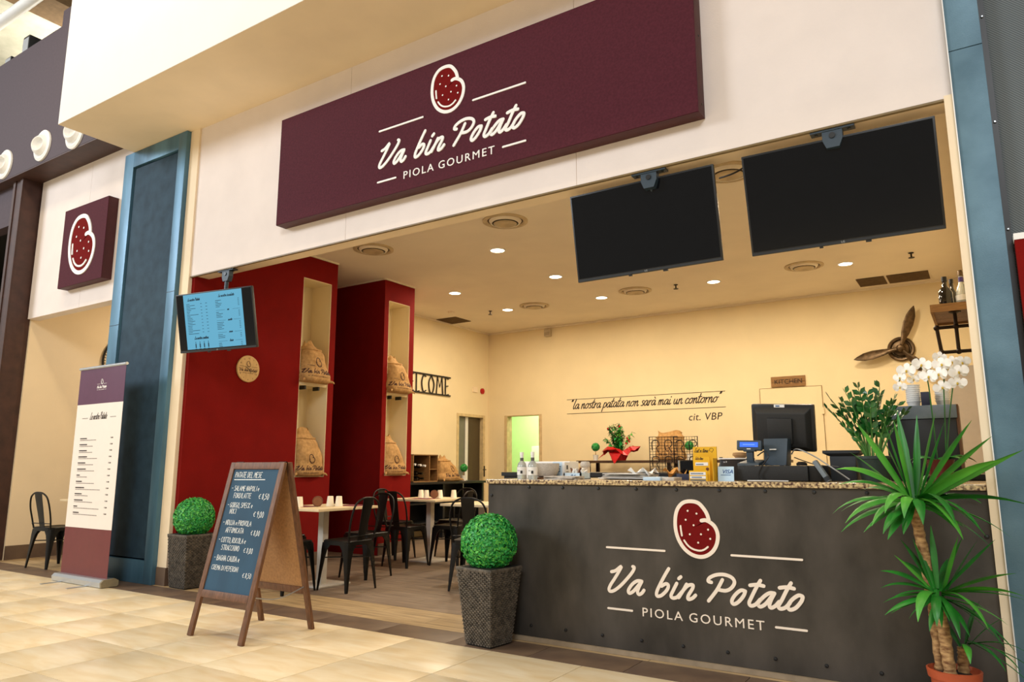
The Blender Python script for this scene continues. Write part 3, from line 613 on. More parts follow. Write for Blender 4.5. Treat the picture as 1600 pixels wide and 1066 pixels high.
def grille(x0, x1, y0, y1, lab):
    t = thing('air_grille', lab, 'air vent', ((x0 + x1) / 2, (y0 + y1) / 2, ZC))
    MB().box(x0, x1, y0, y1, ZC - 0.006, ZC - 0.002).build('backing', mat('grille_dark', '4c3b25', 0.8), t, True)
    n = 12
    for i in range(n):
        y = y0 + (i + 0.5) * (y1 - y0) / n; MB().box(x0, x1, y - 0.006, y + 0.006, ZC - 0.014, ZC - 0.006).build('slat', mat('grille_slat', '7a6243', 0.7), t, True)
grille(-7.95, -7.52, 9.80, 10.26, 'square brown air grille near the left wall')
grille(-1.30, -0.95, 10.82, 11.31, 'left one of two brown air grilles near the back wall')
grille(-0.92, -0.42, 10.82, 11.31, 'wider right one of two brown air grilles by the back wall')
def ceil_bits(name, lab, cat, x, y, kind):
    t = thing(name, lab, cat, (x, y, ZC))
    if kind == 's':
        MB().lathe([(0.06, 0), (0.055, -0.03), (0.02, -0.04), (0, -0.04)], 16, cap=False).build('body', M_ceil, t, smooth=True)
    else:
        MB().lathe([(0.03, 0), (0.03, -0.008), (0.01, -0.012), (0.01, -0.06), (0, -0.06)], 12, cap=False).build('pipe_stub', M_dmetal, t)
        MB().lathe([(0.035, -0.06), (0.035, -0.066), (0, -0.066)], 12, cap=False).build('deflector', M_dmetal, t)
ceil_bits('smoke_detector', 'small smoke detector near the square grille', 'detector', -7.33, 9.43, 's')
ceil_bits('sprinkler_head', 'sprinkler head at the right of the ceiling', 'sprinkler', -0.54, 9.8, 'p')
ceil_bits('sprinkler_head', 'sprinkler head beside the middle far downlight', 'sprinkler', -3.51, 9.74, 'p')
ceil_bits('sprinkler_head', 'sprinkler head beside the far left downlight', 'sprinkler', -6.75, 9.75, 'p')
t = thing('siren_box', 'small pale box mounted high on the back wall', 'alarm', (-6.63, YB, 3.45))
MB().box(-6.70, -6.57, YB - 0.07, YB, 3.52, 3.66).build('housing', mat('pale_box', 'cdbda0', 0.6), t, True, bevel=0.008); MB().box(-6.69, -6.58, YB - 0.074, YB - 0.07, 3.535, 3.60).build('louvre', mat('box_front', 'b7a688', 0.6), t, True)
t = thing('fire_alarm', 'red round alarm button on the left wall by the corner', 'alarm', (XL, 11.22, 2.5))
MB().lathe([(0.055, 0), (0.055, 0.03), (0.02, 0.05), (0, 0.05)], 16, T=Matrix.Translation((XL, 11.28, 2.56)) @ Matrix.Rotation(PI / 2, 4, 'Y')).build('button', M_foil, t, True, smooth=True)
MB().box(XL, XL + 0.02, 10.98, 11.12, 2.52, 2.62).build('label_plate', M_soffit, t, True)

# ================================================================== SIGNS
t = thing('shop_sign', 'long burgundy shop sign over the opening with white potato emblem and lettering', 'sign', (-3.32, 4.32, 3.35))
MB().box(-5.33, -1.32, 4.20, 4.205, 3.35, 4.39).build('face_panel', M_burg, t, True)
MB().box(-5.335, -1.315, 4.205, 4.318, 3.345, 4.395).build('box_frame', M_sign_side, t, True, bevel=0.003)
logo(t, FY(-4.055, 4.20, 3.48), 1.455, M_letter, M_crim, 0.005, world=True, name='sign')
q = MB()
for z in (3.42, 3.9, 4.32): q.lathe([(0.008, 0), (0.006, 0.004)], 8, T=Matrix.Translation((-1.315, 4.26, z)) @ Matrix.Rotation(PI / 2, 4, 'Y'))
q.build('edge_screws', M_black, t, True)
t = thing('potato_sign', 'small square purple sign with a white potato emblem on the bay front', 'sign', (-8.86, 4.32, 3.29))
MB().box(-9.36, -8.36, 4.20, 4.205, 3.29, 4.28).build('face_panel', M_burg, t, True)
MB().box(-9.362, -8.358, 4.205, 4.318, 3.288, 4.282).build('box_frame', M_sign_side, t, True, bevel=0.003)
k_ = 0.61 / 640 * 2757
logo(t, FY(-9.167 - (1171 - 110) * 0.61 / 640, 4.20, 3.408 - (765 + 40) * 0.61 / 640), k_, M_letter, M_crim, 0.008, what='emblem', name='sign')
# backlit glow of the emblem boards comes from the hall light; quote on the back wall
qt = MB(); G = FY(-6.27, YB, 2.13)
script(qt, '“la nostra patata non sarà mai un contorno”', 0.05, 0.025, 0.086, G, 0.085, 0.003, 0.35, width=2.72)
quote = thing('script_quotation', 'dark script quotation between two thin lines on the back wall', 'lettering', (-4.84, YB, 2.07))
qt.build('script_line', M_dink, quote, True)
MB().box(-6.27, -3.40, YB - 0.003, YB, 2.321, 2.329).build('upper_rule', M_dink, quote, True)
MB().box(-6.27, -3.40, YB - 0.003, YB, 2.067, 2.075).build('lower_rule', M_dink, quote, True)
MB().text('cit. VBP', 0.165, lambda u, v, h: G(u + v * 0.18, v, h), 2.29, -0.255, 0.003, 1.05).build('attribution', M_dink, quote, True)
t = thing('kitchen_sign', 'small wooden board reading KITCHEN above the kitchen door', 'sign', (-2.43, YB, 2.34))
MB().box(-2.68, -2.18, YB - 0.02, YB - 0.001, 2.335, 2.405).build('plank', M_kwood, t, True, bevel=0.003)
MB().box(-2.68, -2.18, YB - 0.022, YB - 0.001, 2.41, 2.495).build('plank', M_kwood, t, True, bevel=0.003)
MB().text('KITCHEN', 0.10, FY(-2.43, YB - 0.022, 2.38), 0, 0, 0.003, 1.0, 'c', 0.98).build('lettering', M_dink, t, True)
# WELCOME sign on the left wall
t = thing('welcome_sign', 'black metal WELCOME sign of tall thin letters on the left wall', 'sign', (XL, 9.6, 2.38))
MB().box(XL + 0.01, XL + 0.025, 8.90, 10.28, 2.70, 2.725).build('rail', M_black, t, True)
MB().box(XL + 0.01, XL + 0.025, 8.90, 10.28, 2.375, 2.40).build('rail', M_black, t, True)
y = 8.93
for c, wd in zip('WELCOME', (0.22, 0.14, 0.13, 0.17, 0.19, 0.22, 0.15)):
    q = MB(); Gx = FX(XL + 0.012, y, 2.40)
    for s_ in (c, c + '2', c + '3'):
        if s_ in CG: q.ribbon([(p[0] * wd * 0.8, p[1] * 0.15) for p in CG[s_]], 0.009, Gx, 0.012, 0 if c in 'WELM' else 4)
    q.build('letter', M_black, t, True); y += wd + 0.02
# clock on the red wall
t = thing('round_clock', 'round pale wooden clock with potato emblem on the red wall', 'clock', (-6.75, 5.05, 2.2))
Tc = Matrix.Translation((-6.75, 5.05, 2.203)) @ Matrix.Rotation(PI / 2, 4, 'Y')
MB().lathe([(0.145, 0.0), (0.148, 0.012), (0.142, 0.018), (0, 0.018)], 40, T=Tc).build('dial', M_lwood, t, True, smooth=True, sharp=30)
logo(t, FX(-6.732, 5.05 - 0.115, 2.155), 0.23, M_ink, None, 0.001, 1.2, name='clock', lo=2)
q = MB()
for i in range(12):
    a = i * PI / 6; q.text(str(i if i else 12), 0.022, FX(-6.732, 5.05, 2.203), 0.118 * math.sin(a), 0.118 * math.cos(a) - 0.008, 0.001, 1, 'c')
q.build('numerals', M_ink, t, True)
q = MB(); Gc = FX(-6.729, 5.05, 2.203); q.ribbon([(0, 0), (-0.035, 0.02)], 0.003, Gc, 0.002, 0); q.ribbon([(0, 0), (0.03, -0.035)], 0.003, Gc, 0.002, 0); q.build('hands', M_black, t, True)
# big skeleton clock in the bay
t = thing('skeleton_clock', 'large black metal skeleton clock on the bay wall behind the pillar', 'clock', (-10.33, 5.72, 2.62))
q = MB()
for r, tk in ((0.40, 0.016), (0.30, 0.009), (0.08, 0.008)):
    q.tube([(-10.31, 5.72 + r * math.cos(i * PI / 20), 2.62 + r * math.sin(i * PI / 20)) for i in range(40)], tk, 8, closed=True)
q.build('rings', M_black, t, True, smooth=True)
q = MB()
for i in range(60):
    a = i * PI / 30; q.tube([(-10.31, 5.72 + 0.365 * math.cos(a), 2.62 + 0.365 * math.sin(a)), (-10.31, 5.72 + 0.395 * math.cos(a), 2.62 + 0.395 * math.sin(a))], 0.006, 5)
q.build('minute_marks', M_black, t, True)
for i in range(12):
    a = i * PI / 6; q = MB()
    for d in (-0.06, 0, 0.06): q.tube([(-10.31, 5.72 + 0.22 * math.cos(a + d * 1.3), 2.62 + 0.22 * math.sin(a + d * 1.3)), (-10.31, 5.72 + 0.29 * math.cos(a + d), 2.62 + 0.29 * math.sin(a + d))], 0.008, 5)
    q.build('numeral', M_black, t, True)
q = MB(); q.tube([(-10.30, 5.72, 2.62), (-10.30, 5.55, 2.8)], 0.01, 6); q.tube([(-10.30, 5.72, 2.62), (-10.30, 5.95, 2.7)], 0.01, 6); q.build('hands', M_black, t, True)

# ================================================================== SCREENS
def screen(lab, cx, cy, cz, W, yaw, pitch, mount, name='hanging_screen', menu=False):
    t = thing(name, lab, 'screen', (cx, cy, 3.10))
    R_ = Matrix.Translation((cx, cy, cz)) @ Matrix.Rotation(yaw, 4, 'Z') @ Matrix.Rotation(pitch, 4, 'X')
    H = W * 0.595
    q = MB(); q.T = R_; q.box(-W / 2, W / 2, 0.0, 0.028, -H / 2, H / 2); q.build('casing', M_black, t, True, bevel=0.004)
    q = MB(); q.T = R_; q.box(-W / 2 + 0.2, W / 2 - 0.2, 0.028, 0.06, -H / 2 + 0.06, H / 2 - 0.12); q.build('rear_bulge', M_black, t, True, bevel=0.01)
    b = 0.012; q = MB(); q.T = R_; q.box(-W / 2 + b, W / 2 - b, -0.002, 0.001, -H / 2 + b + 0.012, H / 2 - b)
    sc_ = q.build('panel', M_screen, t, True)
    q = MB(); q.T = R_; q.box(-W / 2 + 0.004, W / 2 - 0.004, -0.004, 0, -H / 2 + 0.003, -H / 2 + 0.018); q.build('lower_bezel', M_dgrey, t, True)
    q = MB(); q.text('LG', 0.017, lambda u, v, h: R_ @ Vector((u, -0.004 - h, v)), 0, -H / 2 + 0.005, 0.001, 1, 'c'); q.build('maker_mark', M_metal, t, True)
    q = MB(); q.T = R_; q.box(0.12, 0.15, 0.0, 0.02, -H / 2 - 0.012, -H / 2).box(-0.13, -0.11, 0.0, 0.02, -H / 2 - 0.01, -H / 2); q.build('sensor_foot', M_black, t, True)
    mx, my = mount
    q = MB(); q.tube([(mx, my, 3.05), (mx, my + 0.035, 2.98), (mx, my + 0.13, cz)] if abs(yaw) < 0.1 else [(mx, my, 3.05), (mx, my - 0.01, cz + 0.2), (mx, my - 0.02, cz)], 0.02, 10); q.build('drop_pole', M_blued, t, True)
    q = MB(); q.box(mx - 0.12, mx + 0.12, my - 0.03, my + 0.03, 3.088 - 0.012, 3.088); q.box(mx - 0.055, mx + 0.055, my - 0.025, my + 0.025, 3.02, 3.076)
    q.prism([(-0.055, 0.0), (0.055, 0.0), (0.035, -0.05), (-0.035, -0.05)], -0.026, 0.026, T=Matrix.Translation((mx, my, 3.022)) @ Matrix.Rotation(PI / 2, 4, 'X'))
    q.build('ceiling_bracket', M_blued, t, True)
    q = MB(); q.lathe([(0.018, 0), (0.018, 0.006)], 10, T=Matrix.Translation((mx, my - 0.026, 3.045)) @ Matrix.Rotation(PI / 2, 4, 'X'))
    for dx in (-0.09, 0.09): q.lathe([(0.01, 0), (0.01, 0.004)], 8, T=Matrix.Translation((mx + dx, my, 3.074)) @ Matrix.Rotation(PI, 4, 'X'))
    q.build('bolts', M_black, t, True)
    q = MB(); q.T = R_; q.box(-0.1, 0.1, 0.06, 0.075, -0.12, 0.12); q.build('mounting_plate', M_black, t, True)
    return t, R_, H
screen('left of two large switched-off screens hanging over the counter', -1.815, 4.42, 2.743, 1.045, -0.012, 0.172, (-1.72, 4.357))
screen('right of two large switched-off screens, nearest the steel pillar', -0.587, 4.42, 2.735, 1.045, 0.03, 0.24, (-0.58, 4.357))
t, R_, H = screen('smaller lit screen showing the blue drinks menu by the red wall', -6.155, 4.201, 2.538, 0.98, 0.162, 0.206, (-6.23, 4.357), menu=True)
Gs = lambda u, v, h: R_ @ Vector((u, -0.003 - h, v))
M_lit = mat('lit_menu_screen', '0e2430', 0.6, var=0.0, spec=0.2, emit='62accb', est=0.95)
q = MB(); q.T = R_; q.box(-0.385, 0.365, -0.0035, -0.002, -H / 2 + 0.03, H / 2 - 0.013); q.build('lit_menu_page', M_lit, t, True)
q = MB(); M_scr = mat('screen_print', '0a1a24', 0.6, spec=0.2, emit='16374a', est=0.5)
script(q, 'Le nostre Patate', -0.33, 0.215, 0.0135, Gs, 0.16, 0.001, width=0.16)
q.build('menu_title', M_scr, t, True); q = MB(); script(q, 'Le nostre insalate', 0.07, 0.222, 0.0135, Gs, 0.16, 0.001, width=0.2)
q.build('menu_title', M_scr, t, True); q = MB()
rr = random.Random(3)
for i in range(20):
    v = 0.185 - i * 0.0155; wdt = rr.uniform(0.03, 0.17) if i % 2 else rr.uniform(0.03, 0.07)
    q.ribbon([(-0.35, v), (-0.35 + wdt, v)], 0.0022, Gs, 0.001, 0)
    if i % 2 == 0:
        q.ribbon([(-0.165, v - 0.005), (-0.15, v - 0.005)], 0.0022, Gs, 0.001, 0); q.ribbon([(-0.10, v - 0.005), (-0.082, v - 0.005)], 0.0022, Gs, 0.001, 0)
q.build('menu_rows', M_scr, t, True)['kind'] = 'stuff'; q = MB()
v = 0.19
for n_, title in enumerate((0, 'l', 'pane', 'rosso', 'caramel')):
    if title:
        v -= 0.018; q.ribbon([(0.03, v), (0.14, v)], 0.001, Gs, 0.001, 0); q.ribbon([(0.24, v), (0.33, v)], 0.001, Gs, 0.001, 0)
        script(q, {'l': 'un', 'pane': 'mosto', 'rosso': 'rosso', 'caramel': 'liscio'}[title], 0.17, v - 0.006, 0.011, Gs, 0.2, 0.001); v -= 0.02
    for i in range((5, 4, 5, 3, 3)[n_]):
        q.ribbon([(0.03, v), (0.03 + rr.uniform(0.03, 0.09), v)], 0.0022, Gs, 0.001, 0); q.ribbon([(0.31, v), (0.325, v)], 0.002, Gs, 0.001, 0); v -= 0.0155
q.build('menu_rows', M_scr, t, True)['kind'] = 'stuff'; q = MB(); script(q, 'La nostra cantina', -0.28, -0.165, 0.014, Gs, 0.17, 0.001, width=0.18)
q.build('menu_title', M_scr, t, True)
for i in range(4):
    q = MB(); u = -0.27 + i * 0.055; q.ribbon([(u, -0.245), (u, -0.215)], 0.0065, Gs, 0.001, 0); q.ribbon([(u, -0.21), (u, -0.19)], 0.0025, Gs, 0.001, 0)
    q.ribbon([(u - 0.01, -0.26), (u + 0.01, -0.26)], 0.0015, Gs, 0.001, 0); q.build('bottle_picture', M_scr, t, True)
# cable between the screens
tag(MB().tube([(-1.30, 4.50, 3.0), (-1.18, 4.52, 3.03), (-1.02, 4.50, 3.10)], 0.006, 6, sm=6).build('black_cable', M_black, smooth=True), 'thin black cable from the left large screen up to the fascia', 'cable')
tag(MB().tube([(-1.66, 4.48, 3.07), (-1.52, 4.5, 3.045), (-1.42, 4.5, 3.03)], 0.006, 6, sm=6).build('black_cable', M_black, smooth=True), 'short black cable beside the left large screen bracket', 'cable')

# ================================================================== COUNTER
t = thing('service_counter', 'long dark sheet-metal counter front with the potato logo and rivets', 'counter', (-1.5, 4.4, 0))
MB().box(-3.0, -0.014, 4.325, 4.36, 0.02, 1.02).box(-3.0, -2.965, 4.36, 5.2, 0.02, 1.02).build('carcass', M_dgrey, t, True)
MB().box(-3.0, -0.014, 4.32, 4.325, 0.03, 1.02).build('front_sheet', M_ctr, t, True)
MB().box(-3.01, -0.014, 4.30, 4.33, 0.001, 0.028).build('kick_strip', mat('kick_strip_beige', '9b8a73', 0.6), t, True)
cen = thing  # (alias unused)
for (xs, z) in (([-2.66 + 0.2635 * i for i in range(11)], 1.0), ([-2.648 + 0.262 * i for i in range(11)], 0.098)):
    for x in xs:
        if x < -0.05: MB().lathe([(0.011, 0), (0.009, 0.006), (0, 0.008)], 10, T=Matrix.Translation((x, 4.32, z)) @ Matrix.Rotation(PI / 2, 4, 'X')).build('rivet', M_black, t, True, smooth=True)
for z in (0.94, 0.66, 0.38, 0.12): MB().lathe([(0.011, 0), (0.009, 0.006), (0, 0.008)], 10, T=Matrix.Translation((-2.972, 4.32, z)) @ Matrix.Rotation(PI / 2, 4, 'X')).build('rivet', M_black, t, True, smooth=True)
for z in (0.35, 0.8): MB().lathe([(0.011, 0), (0.009, 0.006), (0, 0.008)], 10, T=Matrix.Translation((-0.035, 4.32, z)) @ Matrix.Rotation(PI / 2, 4, 'X')).build('rivet', M_black, t, True, smooth=True)
logo(t, FY(-2.08, 4.32, 0.265), 1.178, M_letter_c, M_crim, 0.003, name='counter')
g = MB().box(-3.01, -0.014, 4.30, 5.25, 1.022, 1.052)
tag(g.build('granite_worktop', M_granite, bevel=0.004), 'speckled brown granite worktop along the counter', 'worktop')
ZT = 1.052
# black back counter and equipment behind
t = thing('back_counter', 'low black work counter behind the service counter', 'counter', (-1.6, 6.2, 0))
MB().box(-3.98, 0.03, 6.0, 6.55, 0.0, 1.05).build('cabinet', M_black, t, True); MB().box(-4.0, 0.03, 5.98, 6.57, 1.05, 1.085).build('top', M_black, t, True)

# ================================================================== A-BOARD
def aboard():
    t = thing('chalkboard_stand', 'wooden A-frame chalkboard listing the potatoes of the month', 'sign', (-4.42, 3.48, 0))
    xl, xr = -4.72, -4.13
    def leaf(y0, y1, front):
        # local frame: from foot (y0, z=0) to top (y1, z=1.17)
        Lh = math.hypot(y1 - y0, 1.17); a = math.atan2(y1 - y0, 1.17)
        xo = 0.0 if front else 0.0
        M0 = Matrix.Translation((0, y0, 0)) @ Matrix.Rotation(-a, 4, 'X')
        th = 0.024
        p = t
        for x0, x1 in ((xl, xl + 0.045), (xr - 0.045, xr)):
            q = MB(); q.T = M0; q.box(x0, x1, -th / 2, th / 2, 0.0, Lh); q.build('post', M_oak, p, True, bevel=0.003)
        q = MB(); q.T = M0; q.box(xl + 0.045, xr - 0.045, -th / 2, th / 2, Lh - 0.05, Lh); q.build('top_rail', M_oak, p, True, bevel=0.003)
        q = MB(); q.T = M0; q.box(xl + 0.045, xr - 0.045, -th / 2, th / 2, 0.255, 0.305); q.build('bottom_rail', M_oak, p, True, bevel=0.003)
        q = MB(); q.T = M0; q.box(xl + 0.04, xr - 0.04, -0.003, 0.003, 0.3, Lh - 0.045); bd_ = q.build('writing_panel' if front else 'hardboard_panel', M_chalk if front else M_mdf, p, True)
        if front:
            q = MB(); q.T = M0; q.box(xl + 0.045, xr - 0.045, 0.0035, 0.006, 0.3, Lh - 0.05); q.build('hardboard_backing', M_mdf, p, True)
        return M0, Lh
    M0, Lh = leaf(3.185, 3.455, True)
    leaf(3.775, 3.50, False)
    q = MB()
    for x in (xl + 0.06, xr - 0.06): q.tube([(x - 0.04, 3.478, 1.165), (x + 0.04, 3.478, 1.165)], 0.012, 8)
    q.build('hinge', M_dmetal, t, True)
    q = MB(); q.tube([(xr - 0.03, 3.25, 0.29), (xr - 0.03, 3.47, 0.25), (xr - 0.03, 3.70, 0.30)], 0.004, 6, sm=6); q.build('stay_chain', M_metal, t, True)
    Gb = lambda u, v, h: M0 @ Vector((xl + 0.06 + u, -0.004 - h, Lh - 0.06 - v * -1))
    q = MB(); k = 0.019
    Gb = lambda u, v, h: M0 @ Vector((xl + 0.055 + u, -0.0035 - h, Lh - 0.055 + v))
    w1 = caps(q, 'PATATE DEL MESE', 0.02, -0.055, k, Gb, 0.10)
    q.build('chalk_heading', M_chalkw, t, True); q = MB()
    q.ribbon([(0.02, -0.072), (0.36, -0.069)], 0.003, Gb, 0.001, 0); q.build('chalk_underline', M_chalkw, t, True)
    rows = [(0.0, -0.17, '- SALAME NAPOLI e'), (0.04, -0.235, 'FORDILATTE'), (0.32, -0.24, '€ 8,50', 0.022), (0.0, -0.32, '- GORGO, SPECK e'), (0.04, -0.375, 'NOCI'), (0.31, -0.395, '€ 9,00', 0.022),
            (0.0, -0.475, '- NDUJA e PROVOLA'), (0.05, -0.54, 'AFFUMICATA'), (0.33, -0.55, '€ 8,00', 0.019), (0.0, -0.625, '- COTTO, RUCOLA e'), (0.05, -0.69, 'STRACCHINO'), (0.3, -0.70, '€ 8,00', 0.019),
            (0.0, -0.78, '- BAGNA CAUDA e', 0.02), (0.0, -0.86, 'CREMA DI PEPERONI', 0.018), (0.35, -0.90, '€ 8,50', 0.018)]
    for r in rows:
        q = MB(); kk = (r[3] if len(r) > 3 else 0.0195) * 0.88; caps(q, r[2], r[0] + 0.02, r[1] * 0.80 - 0.015, kk, Gb, 0.10, kx=kk * 1.08); q.build('chalk_line', M_chalkw, t, True)
aboard()

# ================================================================== ROLL-UP BANNER
def banner():
    t = thing('roll_up_banner', 'tall roll-up banner with the cream menu in front of the left pillar', 'banner', (-7.63, 3.95, 0))
    x0, x1 = -8.10, -7.17; xa, xb = -8.075, -7.195
    q = MB(); pr_ = [(-0.08, 0.005), (-0.085, 0.05), (-0.06, 0.075), (0.05, 0.08), (0.085, 0.06), (0.085, 0.02), (0.07, 0.005)]
    q.prism(pr_, x0, x1 - 0.015, T=Matrix.Translation((0, 3.96, 0)) @ Matrix(((0, 0, 1, 0), (1, 0, 0, 0), (0, 1, 0, 0), (0, 0, 0, 1)))); q.build('base_cassette', M_metal, t, True, smooth=True)
    q = MB(); q.prism(pr_, x1 - 0.015, x1 + 0.01, T=Matrix.Translation((0, 3.96, 0)) @ Matrix(((0, 0, 1, 0), (1, 0, 0, 0), (0, 1, 0, 0), (0, 0, 0, 1)))); q.build('end_cap', mat('beige_cap', '9c8f73', 0.6), t, True)
    for x in (-7.95, -7.45):
        MB().box(x, x + 0.035, 3.70, 3.88, 0.001, 0.006).build('swing_foot', M_metal, t, True)
    q = MB(); q.tube([(-7.63, 4.0, 0.05), (-7.63, 3.985, 2.17)], 0.012, 8); q.build('rear_pole', M_metal, t, True)
    q = MB().tube([(xa - 0.01, 3.95, 2.17), (xb + 0.01, 3.95, 2.17)], 0.016, 10); q.build('top_bar', M_metal, t, True, smooth=True)
    wave = lambda x, z: 0.006 * math.sin((x - xa) * 7.5) * (0.3 + 0.7 * math.sin(min(1, max(0, (z - 0.08) / 2.08)) * PI)) 
    def sheet(name, z0, z1, m):
        q = MB(); nx, nz = 24, 16; vs = []; fs = []
        for j in range(nz + 1):
            for i in range(nx + 1):
                x = xa + (xb - xa) * i / nx; z = z0 + (z1 - z0) * j / nz; vs.append((x, 3.95 - 0.002 + wave(x, z), z))
        n0 = len(vs)
        vs += [(v[0], v[1] + 0.002, v[2]) for v in vs]
        for j in range(nz):
            for i in range(nx): a = j * (nx + 1) + i; fs.append((a, a + 1, a + nx + 2, a + nx + 1)); fs.append((n0 + a, n0 + a + nx + 1, n0 + a + nx + 2, n0 + a + 1))
        q.add(vs, fs); return q.build(name, m, t, True, smooth=True)
    sheet('top_print', 1.785, 2.16, mat('banner_purple', '5d3350', 0.4, var=0.05))
    sheet('menu_sheet', 0.532, 1.785, mat('banner_cream', 'f0e6dc', 0.5, var=0.01))
    sheet('bottom_print', 0.07, 0.532, mat('banner_burgundy', '6f2b2c', 0.45, var=0.05))
    F = lambda u, v, h: Vector((xa + u, 3.9475 + wave(xa + u, v) - h, v))
    k = 0.2
    Fl = lambda u, v, h: F(0.36 + u, 1.93 + v, h)
    logo(t, Fl, 0.19, M_letter, None, 0.001, 1.3, name='banner', lo=2)
    q = MB(); script(q, 'Le nostre Patate', 0.27, 1.625, 0.036, F, 0.075, 0.001, width=0.34)
    q.ribbon([(0.12, 1.64), (0.23, 1.64)], 0.0018, F, 0.001, 0); q.ribbon([(0.68, 1.64), (0.78, 1.64)], 0.0018, F, 0.001, 0); q.build('menu_heading', M_dink, t, True)
    q = MB(); rr = random.Random(5)
    for i in range(13):
        v = 1.43 - i * 0.0625; q.ribbon([(0.12, v), (0.12 + rr.uniform(0.05, 0.17), v)], 0.005, F, 0.001, 0)
        q.text('€ 8,00', 0.017, F, 0.72, v - 0.005, 0.001, 1.0)
    q.build('menu_item_names', M_dink, t, True)
    q = MB()
    for i in range(13):
        v = 1.412 - i * 0.0625; wd = rr.uniform(0.2, 0.5); u = 0.12
        while u < 0.12 + wd: L_ = rr.uniform(0.02, 0.06); q.ribbon([(u, v), (u + L_, v)], 0.0028, F, 0.001, 0); u += L_ + 0.008
    q.build('menu_item_lines', mat('grey_print', '8a8079', 0.8), t, True)
banner()

# ================================================================== BOXWOOD PLANTERS
def planter(lab, x, y, rz, hb, wb, wt, ballr, weave):
    t = thing('boxwood_planter', lab, 'plant', (x, y, 0), rz, 'clipped boxwood balls in wicker planters')
    b, w2 = wb / 2, wt / 2
    q = MB(); q.hexa([(-b, -b, 0.005), (b, -b, 0.005), (b, b, 0.005), (-b, b, 0.005)], [(-w2 + .006, -w2 + .006, hb), (w2 - .006, -w2 + .006, hb), (w2 - .006, w2 - .006, hb), (-w2 + .006, w2 - .006, hb)])
    q.build('planter_body', M_wick_d, t)
    # woven strands: rows of small over-and-under pads on each side
    q = MB(); nr, ncol = weave
    for s_ in range(4):
        R_ = Matrix.Rotation(s_ * PI / 2, 4, 'Z')
        for j in range(nr):
            z0 = 0.012 + (hb - 0.03) * j / nr; z1 = z0 + (hb - 0.03) / nr * 0.8
            for i in range(ncol):
                if True:
                    d0 = (0.0055 if (i + j) % 2 else 0.0005) + random.uniform(0, 0.0015); fa, fb = i / ncol, (i + 0.93) / ncol
                    jz = random.uniform(-0.0012, 0.0012)
                    P = []
                    for (f_, z, d) in ((fa, z0, 0), (fb, z0, 0), (fb, z1, 0), (fa, z1, 0)):
                        hw = b + (w2 - b) * z / hb; P.append((-hw + 2 * hw * f_, -hw, z))
                    vs = [(p[0], p[1] + 0.004, p[2]) for p in P] + [(p[0] * 0.995, p[1] - d0, p[2] + jz) for p in P]
                    vs = [R_ @ Vector(v) for v in vs]
                    q.add(vs, [(4, 5, 6, 7), (0, 1, 5, 4), (1, 2, 6, 5), (2, 3, 7, 6), (3, 0, 4, 7)])
    o = q.build('woven_strands', M_wick, t); o['kind'] = 'stuff'
    q = MB(); e = w2 + 0.004
    for s_ in range(4):
        R_ = Matrix.Rotation(s_ * PI / 2, 4, 'Z'); q.T = R_; q.hexa([(-e, -e, hb - 0.02), (e, -e, hb - 0.02), (e - 0.02, -e + 0.02, hb - 0.02), (-e + 0.02, -e + 0.02, hb - 0.02)], [(-e, -e, hb), (e, -e, hb), (e - 0.02, -e + 0.02, hb), (-e + 0.02, -e + 0.02, hb)])
    q.build('rim', M_wick, t, bevel=0.002)
    cz = hb + ballr * 0.80
    MB().ball(ballr * 0.9, (0, 0, cz), 24, 16).build('leaf_core', M_core, t, smooth=True)
    q = MB(); rr = random.Random(int(x * 10)); n = 4600
    vs = []; fs = []; ms = []
    for i in range(n):
        u = 1 - 2 * (i + 0.5) / n; ph = i * 2.399963; r_ = math.sqrt(1 - u * u)
        d = Vector((r_ * math.cos(ph), r_ * math.sin(ph), u)); 
        if d.z < -0.86: continue
        p = Vector((0, 0, cz)) + d * ballr * rr.uniform(0.9, 1.0)
        ax = d.cross(Vector((rr.uniform(-1, 1), rr.uniform(-1, 1), rr.uniform(-1, 1)))).normalized()
        nrm = (d + Vector((rr.uniform(-1, 1), rr.uniform(-1, 1), rr.uniform(-1, 1))) * 0.8).normalized(); ay = nrm.cross(ax).normalized()
        L_ = rr.uniform(0.010, 0.016) ; W_ = L_ * 0.55
        k = len(vs); vs += [p - ax * L_, p + ay * W_ + nrm * 0.002, p + ax * L_, p - ay * W_ + nrm * 0.002]; fs.append((k, k + 1, k + 2, k + 3)); ms.append(1 if rr.random() < 0.3 else 0)
    q.v = vs; q.f = fs; q.m = ms
    o = q.build('boxwood_leaves', [M_leafb, M_leafb2], t); o['kind'] = 'stuff'
planter('green boxwood ball in a tapered wicker planter at the counter corner', -2.84, 4.10, -0.12, 0.49, 0.21, 0.305, 0.19, (38, 17))
planter('green boxwood ball in a wicker planter beside the left pillar', -6.555, 4.40, -0.04, 0.50, 0.26, 0.325, 0.192, (34, 18))

